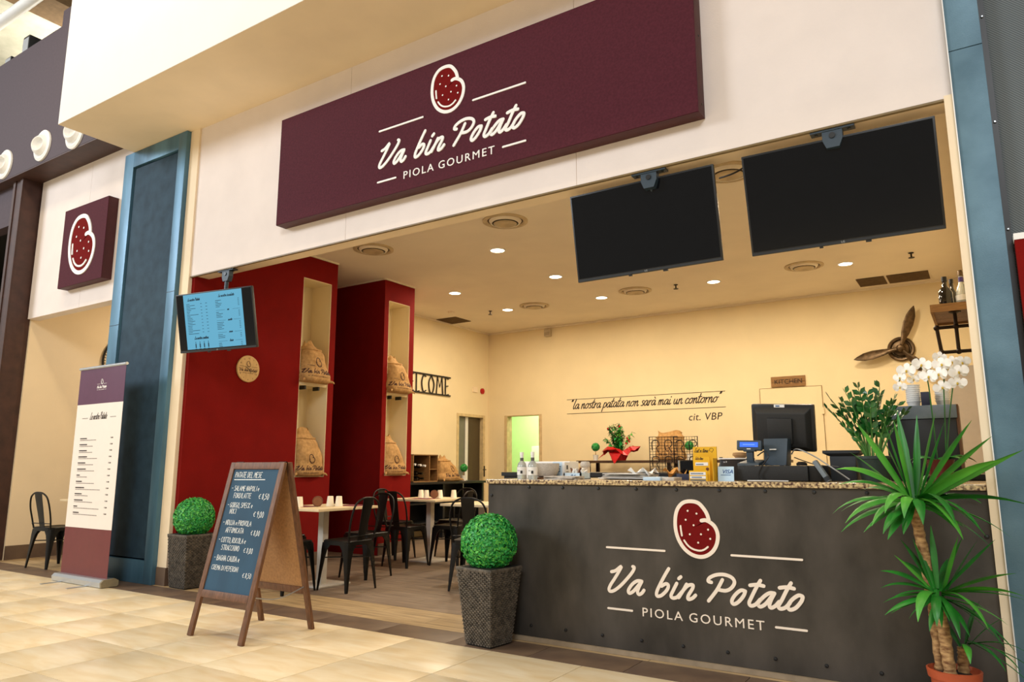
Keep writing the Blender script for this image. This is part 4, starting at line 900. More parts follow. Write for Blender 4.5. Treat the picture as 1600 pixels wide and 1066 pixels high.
# ================================================================== CHAIRS AND TABLES
def make_chair():
    # seat centre at the origin, backrest towards +X
    t = thing('bistro_chair', 'chair', 'chair', (0, 0, 0))
    def rr_(w_, d_, r_, n=5):
        P = []
        for cx, cy, a0 in ((w_ - r_, d_ - r_, 0), (-w_ + r_, d_ - r_, PI / 2), (-w_ + r_, -d_ + r_, PI), (w_ - r_, -d_ + r_, 3 * PI / 2)):
            for i in range(n): a = a0 + PI / 2 * i / (n - 1); P.append((cx + r_ * math.cos(a), cy + r_ * math.sin(a)))
        return P
    q = MB(); rings = [(1.0, 0.415), (1.0, 0.45), (0.96, 0.458), (0.86, 0.455), (0.8, 0.448), (0.0, 0.446)]
    base = rr_(0.178, 0.178, 0.06); n = len(base); vs = []; fs = []
    for s_, z in rings: vs += [(p[0] * s_, p[1] * s_, z) for p in base]
    for i in range(len(rings) - 1):
        for k in range(n): fs.append((i * n + k, i * n + (k + 1) % n, (i + 1) * n + (k + 1) % n, (i + 1) * n + k))
    fs.append(tuple(range(n - 1, -1, -1))); q.add(vs, fs); q.build('seat', M_gun, t, smooth=True)
    for sx in (-1, 1):
        for sy in (-1, 1):
            q = MB(); prof = [(0.435, 0.172, 0.125), (0.41, 0.174, 0.105), (0.37, 0.177, 0.075), (0.30, 0.180, 0.055), (0.15, 0.190, 0.036), (0.0, 0.200, 0.022)]
            vs = []; fs = []
            for z, o_, w_ in prof:      # an angle-section leg: the corner plus two flanges
                vs += [(sx * (o_ - w_), sy * o_, z), (sx * (o_ - 0.008), sy * o_, z), (sx * o_, sy * (o_ - 0.008), z), (sx * o_, sy * (o_ - w_), z), (sx * (o_ - 0.012), sy * (o_ - w_), z), (sx * (o_ - 0.014), sy * (o_ - 0.014), z), (sx * (o_ - w_), sy * (o_ - 0.012), z)]
            m_ = 7
            for i in range(len(prof) - 1):
                for k in range(m_): fs.append((i * m_ + k, i * m_ + (k + 1) % m_, (i + 1) * m_ + (k + 1) % m_, (i + 1) * m_ + k))
            fs.append(tuple(range(m_))); fs.append(tuple((len(prof) - 1) * m_ + k for k in range(m_)))
            q.add(vs, fs); q.build('leg', M_gun, t, smooth=True, sharp=50)
    q = MB(); q.tube([(0.165, -0.165, 0.30), (-0.165, 0.165, 0.30)], 0.006, 6); q.tube([(0.165, 0.165, 0.295), (-0.165, -0.165, 0.295)], 0.006, 6); q.build('cross_brace', M_gun, t)
    q = MB(); hoop = [(0.165, -0.155, 0.44), (0.185, -0.172, 0.55), (0.215, -0.178, 0.68), (0.235, -0.15, 0.79), (0.245, -0.08, 0.84), (0.248, 0, 0.85), (0.245, 0.08, 0.84), (0.235, 0.15, 0.79), (0.215, 0.178, 0.68), (0.185, 0.172, 0.55), (0.165, 0.155, 0.44)]
    q.tube(hoop, 0.0095, 8, sm=5); q.build('back_hoop', M_gun, t, smooth=True)
    q = MB(); vs = []; fs = []
    for x, z, w_ in ((0.162, 0.452, 0.045), (0.182, 0.55, 0.05), (0.212, 0.68, 0.058), (0.24, 0.80, 0.064), (0.248, 0.848, 0.066)):
        vs += [(x, -w_, z), (x + 0.006, 0, z), (x, w_, z), (x + 0.004, w_, z), (x + 0.010, 0, z), (x + 0.004, -w_, z)]
    for i in range(4):
        for k in range(6): fs.append((i * 6 + k, i * 6 + (k + 1) % 6, i * 6 + 6 + (k + 1) % 6, i * 6 + 6 + k))
    fs += [(0, 1, 2, 3, 4, 5), (24, 25, 26, 27, 28, 29)]
    q.add(vs, fs); q.build('back_slat', M_gun, t, smooth=True)
    q = MB(); q.tube([(0.17, -0.155, 0.455), (0.10, -0.168, 0.56), (0.17, -0.172, 0.60)][:1] + [(0.185, -0.165, 0.50), (0.185, 0.165, 0.50)], 0.005, 6); q.build('back_rod', M_gun, t)
    return t
ch0 = make_chair(); used = [0]
def chair(x, y, rz, lab):
    if not used[0]: used[0] = 1; c = ch0; c.location = (x, y, 0); c.rotation_euler = (0, 0, rz)
    else: c = dup(ch0, (x, y, 0), rz)
    c['label'] = lab; c['category'] = 'chair'; c['group'] = 'gunmetal bistro chairs'
    return c
def table(x, y, lab, w_=0.35, d_=0.35, rz=0, z=0.75):
    t = thing('bistro_table', lab, 'table', (x, y, 0), rz, 'cream bistro tables')
    MB().box(-w_, w_, -d_, d_, z - 0.025, z).build('tabletop', M_tabletop, t, bevel=0.003)
    MB().box(-0.035, 0.035, -0.035, 0.035, 0.012, z - 0.025).build('pedestal', M_tbl_edge, t)
    MB().box(-0.2, 0.2, -0.2, 0.2, 0.0, 0.014).build('base_plate', M_tbl_edge, t, bevel=0.002)
    MB().box(-0.15, 0.15, -0.15, 0.15, z - 0.035, z - 0.025).build('top_plate', M_tbl_edge, t)
    return t
cup0 = None
def cup(x, y, z, lab):
    global cup0
    if cup0 is None:
        cup0 = thing('upturned_cup', lab, 'cup', (x, y, z), 0, 'upturned cream cups on the tables')
        MB().lathe([(0.04, 0), (0.041, 0.004), (0.038, 0.006), (0.028, 0.098), (0.026, 0.1), (0, 0.1)], 18, cap=False).build('cup_wall', M_cup, cup0, smooth=True, sharp=50)
        MB().lathe([(0.041, 0), (0.043, 0.002), (0.041, 0.005)], 18, cap=False).build('rolled_rim', M_cup, cup0, smooth=True)
        return cup0
    return dup(cup0, (x, y, z), 0, lab)
def log_disc(x, y, z, lab, rz=0.75):
    t = thing('log_slice_holder', lab, 'table decoration', (x, y, z), rz)
    MB().lathe([(0.05, -0.012), (0.052, 0.0), (0.05, 0.012)], 20, T=Matrix.Translation((0, 0, 0.052)) @ Matrix.Rotation(PI / 2, 4, 'X')).build('bark_disc', M_corkw, t, smooth=True)
    MB().lathe([(0.042, 0.0125), (0, 0.0125)], 20, T=Matrix.Translation((0, 0, 0.052)) @ Matrix.Rotation(PI / 2, 4, 'X'), cap=False).build('cut_face', mat('cut_wood', '8f5a38', 0.7), t)
def mat_on(x, y, z, lab, rz=0):
    tag(MB().box(-0.16, 0.16, -0.12, 0.12, 0, 0.003).build('placemat', M_place), lab, 'placemat').location = (x, y, z)
T1 = (-5.60, 5.19); T2 = (-5.88, 7.20)
table(*T1, 'cream square table nearest the front, beside the front red wall', 0.36, 0.40)
table(*T2, 'cream square table on a white pedestal in front of the rear red column', 0.38, 0.38)
table(-4.62, 6.55, 'cream table mostly hidden behind the nearest boxwood ball', 0.33, 0.33)
table(-5.2, 9.4, 'far cream table by the counter edge', 0.35, 0.35)
table(-9.25, 4.95, 'cream table in the left bay, mostly behind the banner', 0.35, 0.35)
chair(-5.19, 5.13, 0, 'chair with its back to the right of the nearest table')
chair(-5.60, 5.80, PI / 2, 'chair on the far side of the nearest table')
chair(-5.58, 4.73, -PI / 2, 'chair half hidden behind the chalkboard stand')
chair(-6.10, 5.10, PI, 'chair between the front red wall and the nearest table')
chair(-5.82, 6.68, -PI / 2, 'chair on the near side of the table at the rear column')
chair(-5.42, 7.05, 0.12, 'chair to the right of the table at the rear column')
chair(-5.9, 7.75, PI / 2, 'chair behind the table at the rear column')
chair(-6.42, 7.15, PI, 'chair at the left of the table at the rear column')
chair(-4.19, 5.80, -PI / 2 + 0.35, 'chair just left of the boxwood ball at the counter')
chair(-4.75, 7.15, PI / 2, 'chair behind the table by the boxwood ball')
chair(-5.62, 9.05, -PI / 2, 'far chair before the black sideboard, left one')
chair(-5.1, 8.85, -PI / 2, 'far chair before the black sideboard, right one')
chair(-9.2, 4.40, -PI / 2 + 0.12, 'chair standing left of the roll-up banner')
chair(-9.2, 5.52, PI / 2, 'chair in the left bay behind the table')
Z1 = 0.75
cnt = 0
for (dx, dy, lab) in ((-0.20, -0.27, 'leftmost upturned cup on the nearest table'), (-0.08, -0.25, 'second upturned cup from the left on the nearest table'), (0.06, 0.02, 'upturned cup behind the log slice on the nearest table'), (0.14, 0.06, 'rightmost upturned cup on the nearest table')):
    cup(T1[0] + dx, T1[1] + dy, Z1, lab)
log_disc(T1[0] + 0.01, T1[1] - 0.1, Z1, 'round log slice holder among the cups of the nearest table')
mat_on(T1[0] - 0.18, T1[1] - 0.15, Z1 - 0.0, 'burgundy placemat under the left cups of the nearest table'); mat_on(T1[0] + 0.15, T1[1] + 0.25, Z1, 'burgundy placemat at the right of the nearest table')
for (dx, dy, lab) in ((-0.14, -0.02, 'leftmost upturned cup on the rear table'), (-0.02, -0.06, 'second upturned cup from the left on the rear table'), (0.10, 0.06, 'upturned cup behind the log slice on the rear table'), (0.24, 0.16, 'rightmost upturned cup on the rear table')):
    cup(T2[0] + dx, T2[1] + dy, Z1, lab)
log_disc(T2[0] + 0.08, T2[1] - 0.03, Z1, 'round log slice holder among the cups of the rear table')
mat_on(T2[0] + 0.05, T2[1] - 0.18, Z1, 'burgundy placemat on the rear table')

# ================================================================== SACKS
def sack(lab, x, y, z, rz, w_, d_, h, lean=0.0, slump=0.3, logo_w=0.3, seed=1, lz=0.12, group='burlap potato sacks', topw=0.45, spread=0.0):
    """local: faces +X; w_ along Y, d_ along X"""
    t = thing('burlap_sack', lab, 'sack', (x, y, z), rz, group)
    nu, nv = 44, 30; vs = []; fs = []; sv = Vector((seed * 3.7, seed * 1.3, 0))
    for j in range(nv + 1):
        f = j / nv; zz = h * f
        if f < 0.7: k = 1.0 - slump * (f / 0.7) ** 2 * 0.5 + 0.06 * math.sin(PI * min(f / 0.3, 1))
        else: g_ = (f - 0.7) / 0.3; k = (1 - slump * 0.5) * (1 - g_) + topw * g_ + 0.05 * math.sin(g_ * PI * 2)
        if f < 0.06: k *= 0.88 + 2 * f
        for i in range(nu):
            a = 2 * PI * i / nu; ca, sa = math.cos(a), math.sin(a); e = 0.75
            px = math.copysign(abs(ca) ** e, ca) * d_ / 2 * (k if f < 0.7 else k * (1 - 0.55 * (f - 0.7) / 0.3)); py = math.copysign(abs(sa) ** e, sa) * w_ / 2 * k
            nn = noise.noise(Vector((px * 9, py * 9, zz * 6)) + sv) * 0.022 + noise.noise(Vector((px * 26, py * 26, zz * 18)) + sv) * 0.007
            vs.append((px + ca * nn, py + sa * nn + lean * f * f, zz + (0.02 * math.sin(3 * a + seed) if f > 0.9 else 0)))
    for j in range(nv):
        for i in range(nu): fs.append((j * nu + i, j * nu + (i + 1) % nu, (j + 1) * nu + (i + 1) % nu, (j + 1) * nu + i))
    fs.append(tuple(range(nu - 1, -1, -1)))
    # mouth folds inwards
    base = nv * nu; n2 = len(vs)
    for i in range(nu): p = vs[base + i]; vs.append((p[0] * 0.8, (p[1] - lean) * 0.85 + lean, p[2] - 0.03))
    for i in range(nu): fs.append((base + i, base + (i + 1) % nu, n2 + (i + 1) % nu, n2 + i))
    fs.append(tuple(range(n2, n2 + nu)))
    q = MB(); q.add(vs, fs); body = q.build('sack_body', M_bsack, t, smooth=True, sharp=70)
    # rolled cuff
    q = MB(); jj = int(nv * 0.80)
    ringp = [Vector(vs[jj * nu + i]) for i in range(0, nu, 2)]
    q.tube([p + Vector((p.x, p.y - lean * 0.64, 0)).normalized() * 0.006 for p in ringp], 0.012, 6, closed=True, sm=2); q.build('tie_fold', M_bsack, t, smooth=True)
    bvh = BVHTree.FromPolygons([Vector(v) for v in vs], fs)
    def F(u, v, hh):
        o = Vector((1.0, u - logo_w / 2 + lean * (0.3), lz + v)); r = bvh.ray_cast(o, Vector((-1, 0, 0)))
        return (r[0] + Vector((hh + 0.0015, 0, 0))) if r[0] is not None else Vector((d_ / 2, o.y, o.z))
    logo(t, F, logo_w, M_ink, None, 0.001, 1.25, world=False, name='printed', lo=4)
    q = MB(); 
    for s_ in (-1, 1): q.tube([(d_ * 0.3, s_ * w_ * 0.44, 0.03), (d_ * 0.38, s_ * w_ * 0.52, 0.025), (d_ * 0.42, s_ * w_ * 0.56, 0.005)], [0.02, 0.014, 0.004], 7, sm=3)
    q.build('corner_ear', M_bsack, t, smooth=True)
    return t
sack('burlap potato sack on the upper shelf of the front red niche', -6.805, 6.00, 2.136, 0.0, 0.44, 0.36, 0.50, -0.06, 0.5, 0.40, 1, 0.07, topw=0.30)
sack('tall burlap potato sack at the bottom of the front red niche', -6.85, 5.995, 1.027, 0.0, 0.435, 0.34, 0.56, -0.07, 0.4, 0.38, 2, 0.04, topw=0.5)
sack('burlap potato sack on the upper shelf of the rear red niche', -6.79, 7.50, 2.136, 0.0, 0.43, 0.36, 0.50, -0.10, 0.6, 0.38, 3, 0.06, topw=0.3)
sack('burlap potato sack at the bottom of the rear red niche', -6.85, 7.50, 1.027, 0.0, 0.42, 0.34, 0.54, -0.12, 0.5, 0.36, 4, 0.05, topw=0.35)

# ================================================================== LEFT SIDEBOARD
t = thing('black_sideboard', 'long black sideboard along the left wall with a thin top', 'table', (-7.7, 9.6, 0))
MB().box(-7.98, -7.42, 8.3, 10.75, 0.86, 0.895).build('top', M_black, t, True, bevel=0.003)
for yy in (8.35, 9.5, 10.6): MB().box(-7.9, -7.5, yy, yy + 0.05, 0, 0.86).build('support', M_black, t, True)
MB().box(-7.96, -7.92, 8.35, 10.6, 0.1, 0.86).build('back_panel', M_black, t, True)
for zz in (0.25, 0.55): MB().box(-7.92, -7.5, 8.4, 10.6, zz, zz + 0.02).build('shelf', M_black, t, True)
t = thing('wine_crate', 'open wooden crate holding wine bottles on the black sideboard', 'crate', (-7.7, 9.1, 0.895))
a_, b_, z0, z1 = 8.80, 9.42, 0.895, 1.33
for (yy0, yy1, zz0, zz1) in ((a_, b_, z0, z0 + 0.015), (a_, b_, z1 - 0.015, z1), (a_, a_ + 0.015, z0, z1), (b_ - 0.015, b_, z0, z1), (9.20, 9.215, z0, z1)):
    MB().box(-7.95, -7.55, yy0, yy1, zz0, zz1).build('board', M_kwood, t, True)
MB().box(-7.97, -7.95, a_, b_, z0, z1).build('back_board', M_dark, t, True); MB().box(-7.95, -7.55, 9.215, b_ - .015, 1.09, 1.10).build('shelf_board', M_kwood, t, True)
for k, (yy, zz, m_) in enumerate(((8.90, 1.17, M_lbl), (9.03, 1.16, M_lbl), (9.14, 1.15, M_lbl), (8.93, 1.035, M_bglass), (9.07, 1.03, M_bglass), (8.95, 0.95, M_bglass), (9.10, 0.95, M_bglass))):
    b = thing('wine_bottle', ('wine bottle with a white capsule in the crate, ' + ('left', 'middle', 'right')[k]) if k < 3 else ('dark wine bottle lying lower in the crate, ' + ('middle row left', 'middle row right', 'bottom row left', 'bottom row right')[k - 3]), 'bottle', (-7.9, yy, zz), 0, 'wine bottles in the crate')
    T = Matrix.Rotation(PI / 2, 4, 'Y') 
    MB().lathe([(0, 0.0), (0.034, 0.0), (0.036, 0.02), (0.036, 0.19), (0.015, 0.24), (0.014, 0.27)], 14, T=T).build('bottle_glass', M_bglass, b, smooth=True)
    MB().lathe([(0.0165, 0.255), (0.0175, 0.315), (0, 0.316)], 12, T=T).build('capsule', m_, b, smooth=True)
t = sack('slumped burlap sack beside the wine crate on the black sideboard', -7.68, 9.80, 0.896, 0.1, 0.56, 0.40, 0.42, -0.16, 0.75, 0.36, 5, 0.05, topw=0.2)
t = thing('white_cup_stack', 'white stacked cups at the left end of the black sideboard', 'cups', (-7.6, 8.68, 0.895))
for i in range(5): MB().lathe([(0.05, 0), (0.035, 0.04), (0.045, 0.05)], 14, c=(-7.58, 8.66, 0.895 + i * 0.045)).build('cup', M_lbl, t, True, smooth=True)

def topiary(lab, x, y, z, s=1.0):
    t = thing('mini_topiary', lab, 'plant', (x, y, z), 0, 'mini topiary balls in white pots')
    MB().lathe([(0.032 * s, 0), (0.04 * s, 0.08 * s), (0.042 * s, 0.085 * s), (0.036 * s, 0.085 * s), (0.03 * s, 0.07 * s), (0, 0.07 * s)], 16).build('pot', M_lbl, t, smooth=True)
    MB().lathe([(0.006 * s, 0.07 * s), (0.005 * s, 0.15 * s)], 8).build('stem', M_bark, t)
    q = MB(); rr = random.Random(9); vs = []; fs = []
    q.ball(0.058 * s, (0, 0, 0.20 * s), 14, 9)
    for i in range(500):
        u = 1 - 2 * (i + 0.5) / 500; ph = i * 2.399963; r_ = math.sqrt(1 - u * u); d = Vector((r_ * math.cos(ph), r_ * math.sin(ph), u)); p = Vector((0, 0, 0.2 * s)) + d * 0.062 * s
        ax = d.cross(Vector((rr.random(), rr.random(), 1))).normalized(); n_ = (d + Vector((rr.uniform(-1, 1), rr.uniform(-1, 1), rr.uniform(-1, 1))) * .8).normalized(); ay = n_.cross(ax).normalized(); k = len(vs); l_ = 0.009 * s
        vs += [p - ax * l_, p + ay * l_ * .6, p + ax * l_, p - ay * l_ * .6]; fs.append((k, k + 1, k + 2, k + 3))
    q.add(vs, fs); o = q.build('foliage_ball', M_leafb, t); o['kind'] = 'stuff'
topiary('mini topiary ball at the right end of the black sideboard', -7.62, 10.22, 0.896, 1.1)

# ================================================================== CONSOLE AT THE BACK WALL
t = thing('console_table', 'narrow brown-topped console standing at the back wall', 'table', (-4.2, 11.1, 0))
MB().box(-5.78, -2.4, 10.9, 11.35, 1.195, 1.235).build('top', mat('console_brown', '4a3424', 0.5, col2='38271b'), t, True, bevel=0.003)
for x in (-5.60, -4.2, -2.5):
    MB().box(x, x + 0.05, 10.93, 10.98, 0, 1.195).build('leg', M_dmetal, t, True); MB().box(x, x + 0.05, 11.27, 11.32, 0, 1.195).build('leg', M_dmetal, t, True)
topiary('mini topiary ball left of the red-wrapped plant on the console', -5.49, 11.05, 1.235, 1.12)
topiary('mini topiary ball right of the burlap sack on the console', -3.87, 11.05, 1.235, 1.12)
def leafplant():
    t = thing('foil_wrapped_plant', 'bushy green plant wrapped in shiny red foil on the console', 'plant', (-5.07, 11.05, 1.235))
    MB().lathe([(0.10, 0.0), (0.13, 0.16), (0.12, 0.16), (0, 0.15)], 18).build('pot', M_foil, t, smooth=True)
    q = MB(); vs = [(0, 0, 0.02)]; fs = []; n = 26; rr = random.Random(4)
    rad = [[0.12, 0.17, 0.23, 0.31][k] for k in range(4)]
    for k in range(4):
        for i in range(n):
            a = 2 * PI * i / n; r_ = rad[k] + (0.05 * k / 3) * math.sin(3 * a + 1) + 0.02 * k / 3 * math.sin(7 * a)
            z = [0.0, 0.13, 0.20, 0.15][k] + 0.05 * (k / 3) * math.sin(3 * a + 1) + rr.uniform(-.01, .01) * k
            vs.append((r_ * math.cos(a), r_ * 0.6 * math.sin(a), z))
    for k in range(3):
        for i in range(n): fs.append((1 + k * n + i, 1 + k * n + (i + 1) % n, 1 + (k + 1) * n + (i + 1) % n, 1 + (k + 1) * n + i))
    q.add(vs, fs)
    q.add([(-0.2, -0.05, 0.16), (-0.34, -0.1, 0.02), (-0.16, -0.12, 0.12), (-0.12, 0.02, 0.2)], [(0, 1, 2, 3)])
    q.add([(-0.10, -0.16, 0.12), (0.02, -0.22, -0.06), (0.12, -0.18, 0.10), (0.0, -0.1, 0.16)], [(0, 1, 2, 3)])
    q.build('foil_wrap', M_foil, t)
    for i in range(14):
        a = i * 2.4; r_ = rr.uniform(0.02, 0.20); h = rr.uniform(0.30, 0.53) * (1 - r_ * 0.8)
        top = Vector((r_ * math.cos(a) * 1.3, r_ * math.sin(a) * 0.6, 0.12 + h))
        q = MB(); q.tube([(r_ * .3 * math.cos(a), r_ * .3 * math.sin(a), 0.12), (top.x * .7, top.y * .7, 0.12 + h * .6), top], 0.004, 5, sm=3); st = q.build('stem', M_stem, t)
        q = MB(); vs = []; fs = []
        for k in range(52):
            f = rr.uniform(0.15, 1.0); p = Vector((top.x * f, top.y * f, 0.12 + h * f)); b = rr.uniform(0, 2 * PI)
            d = Vector((math.cos(b), math.sin(b), rr.uniform(-0.9, 0.3))).normalized(); L_ = rr.uniform(0.055, 0.09); s_ = d.cross(Vector((0, 0, 1))).normalized() * L_ * 0.24
            kk = len(vs); vs += [p, p + d * L_ * .5 + s_, p + d * L_ + Vector((0, 0, -0.01)), p + d * L_ * .5 - s_]; fs.append((kk, kk + 1, kk + 2, kk + 3))
        q.add(vs, fs); q.build('leaves', (M_zz, M_leafb, M_yucca2)[i % 3], t)['kind'] = 'stuff'
    q = MB()
    for p in ((-0.14, -.1, .52), (0.08, -.12, .55), (0.2, -.1, .36), (0.24, -.1, .30), (0.19, -.12, .27), (0.22, -.1, .33)): q.ball(0.017, p, 8, 6)
    q.build('red_fruits', M_foil, t, smooth=True)
leafplant()
sack('burlap sack standing behind the wire rack on the console', -4.20, 11.12, 1.236, -PI / 2, 0.46, 0.28, 0.45, 0.0, 0.2, 0.3, 6, 0.05, topw=0.85)
t = thing('wire_rack', 'dark wire rack with bent wire figures on the back counter', 'rack', (-2.3, 6.2, 1.085))
def wire_rack(t):
    x0, x1, yy, z0, z1 = -2.52, -2.14, 6.15, 1.088, 1.40
    for (xa, xb, y_) in ((x0, x0 + 0.26, yy), (x0 + 0.18, x1 + 0.02, yy + 0.12)):
        q = MB(); q.tube([(xa, y_, z0), (xb, y_, z0), (xb, y_, z1), (xa, y_, z1)], 0.005, 6, closed=True)
        q.build('frame', M_dmetal, t, True)
        q = MB(); n = 9
        for i in range(1, n): q.tube([(xa + (xb - xa) * i / n, y_, z0), (xa + (xb - xa) * i / n, y_, z1)], 0.0018, 4)
        for i in range(1, 12): q.tube([(xa, y_, z0 + (z1 - z0) * i / 12), (xb, y_, z0 + (z1 - z0) * i / 12)], 0.0018, 4)
        q.build('wire_grid', M_dmetal, t, True)
        q = MB()
        for cx, cz in ((xa + 0.06, z1 - 0.08), (xa + 0.18, z1 - 0.08), (xa + 0.06, z1 - 0.22), (xa + 0.18, z1 - 0.22)):
            q.tube([(cx - 0.03, y_ - 0.01, cz - 0.04), (cx - 0.035, y_ - 0.01, cz + 0.02), (cx - 0.02, y_ - 0.01, cz + 0.045), (cx + 0.02, y_ - 0.01, cz + 0.045), (cx + 0.035, y_ - 0.01, cz + 0.01), (cx + 0.01, y_ - 0.01, cz - 0.02), (cx + 0.03, y_ - 0.01, cz - 0.06)], 0.004, 5, sm=3)
        q.build('bent_wire_figure', M_dmetal, t, True)
wire_rack(t)

# ================================================================== THINGS ON THE COUNTER
def bottle(lab, x, y, glass, prof, cap_p, capm, lblz=None, name='bottle', grp=None, lblm=None, z=ZT):
    t = thing(name, lab, 'bottle', (x, y, z), 0, grp)
    MB().lathe(prof, 24, cap=False).build('glass_body', glass, t, smooth=True, sharp=50)
    MB().lathe(cap_p, 16, cap=False).build('stopper', capm, t, smooth=True, sharp=40)
    if lblz: 
        r_ = lblz[2]; MB().lathe([(r_, lblz[0]), (r_, lblz[1])], 24, cap=False).build('label_wrap', lblm or M_lbl, t, smooth=True)
    return t
M_bt = mat('clear_bottle', 'dfe8e8', 0.15, var=0.0, trans=0.6)
gp = [(0, 0.0), (0.031, 0.0), (0.034, 0.01), (0.034, 0.085), (0.028, 0.11), (0.012, 0.128), (0.011, 0.155)]
for (x, y, lab) in ((-2.80, 4.45, 'left clear bottle with a white label at the counter end'), (-2.655, 4.36, 'right clear bottle with a barcode label at the counter end')):
    b = bottle(lab, x, y, M_bt, gp, [(0.012, 0.15), (0.012, 0.165), (0.014, 0.166), (0.014, 0.19), (0, 0.19)], M_lbl, (0.03, 0.085, 0.0345), 'gin_bottle', 'clear bottles at the counter end')
    MB().lathe([(0.0125, 0.128), (0.0125, 0.15)], 14, cap=False).build('neck_tag', mat('grey_tag', '5a5a58', 0.6), b)
    q = MB()
    for i in range(9): q.box(0.002 * i + 0.008, 0.002 * i + 0.008 + (0.0013 if i % 3 else 0.0007), -0.0345, -0.032, 0.04, 0.06)
    q.T = Matrix.Identity(4); q.build('barcode', M_dgrey, b); MB().box(-0.014, 0.002, -0.0358, -0.034, 0.058, 0.064).build('label_print', M_metal, b)
t = thing('speckled_bowl', 'speckled grey bowl on a small tray behind the clear bottles', 'bowl', (-2.72, 4.6, ZT))
MB().lathe([(0.05, 0.0), (0.075, 0.01), (0.095, 0.05), (0.098, 0.10), (0.094, 0.10), (0.088, 0.05), (0, 0.02)], 28, c=(-2.70, 4.62, ZT + 0.012), cap=False).build('bowl', mat('speckled_carton', 'd0c9bf', 0.7, var=0.12, scale=120), t, True, smooth=True)
MB().box(-2.80, -2.60, 4.53, 4.71, ZT, ZT + 0.011).build('tray', M_oak, t, True)
t = thing('white_carton', 'white carton with a pale blue end panel behind the clear bottles', 'box', (-2.6, 4.85, ZT))
MB().box(-3.0, -2.60, 4.80, 4.94, ZT + .001, 1.178).build('carton', M_lbl, t, True, bevel=0.003)
MB().box(-2.70, -2.62, 4.72, 4.80, ZT + .001, 1.172).build('blue_label', mat('pale_blue_card', 'c5def2', 0.6, var=0.02), t, True)
q = MB(); Gx = FY(-2.66, 4.72, 1.115)
for cx in (-0.013, 0.012): q.ribbon([(cx + 0.011 * math.cos(a * PI / 5), 0.011 * math.sin(a * PI / 5)) for a in range(1, 10)], 0.0028, Gx, 0.001, 2)
q.ribbon([(0.02, 0.025), (0.027, 0.025)], 0.003, Gx, 0.001, 0); q.build('ring_mark', mat('blue_print', '2a5f93', 0.6), t, True)
MB().box(-2.62, -2.60, 4.72, 4.80, ZT + .001, 1.172).build('side_panel', M_lbl, t, True)
MB().box(-2.6, -2.599, 4.75, 4.77, 1.12, 1.15).box(-2.6, -2.599, 4.74, 4.78, 1.10, 1.104).build('side_print', M_dgrey, t, True)
def sheets(name, lab, cat, x0, x1, y0, y1, n, m, dz=0.003, seed=1, z=ZT):
    t = thing(name, lab, cat, ((x0 + x1) / 2, (y0 + y1) / 2, z)); rr = random.Random(seed)
    for i in range(n):
        T = Matrix.Translation(((x0 + x1) / 2, (y0 + y1) / 2, z + i * dz)) @ Matrix.Rotation(rr.uniform(-0.12, 0.12), 4, 'Z')
        MB().box(-(x1 - x0) / 2, (x1 - x0) / 2, -(y1 - y0) / 2, (y1 - y0) / 2, 0, dz * 0.8, T=T).build('sheet', m, t, True)
    return t
sheets('paper_stack', 'thin stack of menu papers in front of the white carton', 'papers', -2.58, -2.34, 4.38, 4.53, 6, mat('printed_paper', 'd5cdc2', 0.7, var=0.15, scale=40), 0.004, 2)
t = thing('sachet_box', 'small open pale box of sugar sachets on the counter', 'box', (-2.49, 4.70, ZT))
q = MB(); q.box(-2.56, -2.42, 4.63, 4.64, ZT, 1.095).box(-2.56, -2.42, 4.77, 4.78, ZT, 1.095).box(-2.56, -2.55, 4.63, 4.78, ZT, 1.095).box(-2.43, -2.42, 4.63, 4.78, ZT, 1.095).box(-2.56, -2.42, 4.63, 4.78, ZT, ZT + 0.004); q.build('tray', mat('pale_blue_card', 'b9d3ea', 0.6), t, True)
q = MB(); q.ribbon([(-0.01, 0.0), (-0.0, 0.012), (0.012, 0.0), (0.024, 0.01)], 0.003, FY(-2.49, 4.63, 1.07), 0.001, 3); q.build('blue_mark', mat('blue_print', '2a5f93', 0.6), t, True)
rr = random.Random(2)
for i in range(12):
    T = Matrix.Translation((-2.54 + i * 0.009, rr.uniform(4.67, 4.74), 1.08 + rr.uniform(0, 0.02))) @ Matrix.Rotation(rr.uniform(-.6, .6), 4, 'Y') @ Matrix.Rotation(rr.uniform(-.6, .6), 4, 'X')
    MB().box(-0.003, 0.003, -0.02, 0.02, -0.025, 0.03, T=T).build('sachet', M_lbl if i % 4 else M_corkw, t, True)
t = thing('wrapped_jar', 'white jar with a crinkled lid behind the sachet box', 'jar', (-2.585, 5.02, ZT))
MB().lathe([(0.036, 0.0), (0.036, 0.085), (0.032, 0.09), (0, 0.09)], 20).build('jar_body', mat('jar_cream', 'd9c8b0', 0.5), t, smooth=True)
MB().lathe([(0.038, 0.085), (0.041, 0.105), (0.03, 0.125), (0, 0.127)], 20, cap=False).build('crinkled_lid', mat('speckled_carton', 'c9c2b8'), t, smooth=True)
t = thing('sandwich_paper_pile', 'loose pile of white and kraft sandwich papers on the counter', 'papers', (-2.05, 4.7, ZT))
rr = random.Random(8)
for i in range(6):
    T = Matrix.Translation((-2.07 + rr.uniform(-.01, .01), 4.70 + rr.uniform(-.04, .04), ZT + 0.002 + i * 0.007)) @ Matrix.Rotation(rr.uniform(-0.2, 0.2), 4, 'Z')
    MB().box(-0.19 + i * .012, 0.18 - i * .008, -0.12, 0.12, 0, 0.004, T=T).build('sheet', M_lbl if i % 2 else mat('printed_paper', 'd5cdc2'), t, True)
q = MB(); vs = []; fs = []
for i in range(7):
    for j in range(6): vs.append((-2.06 + i * 0.028, 4.62 + j * 0.03, ZT + 0.05 + 0.022 * math.sin(i * 1.9 + j) + 0.012 * math.cos(j * 2.3)))
for i in range(6):
    for j in range(5): a = i * 6 + j; fs.append((a, a + 1, a + 7, a + 6))
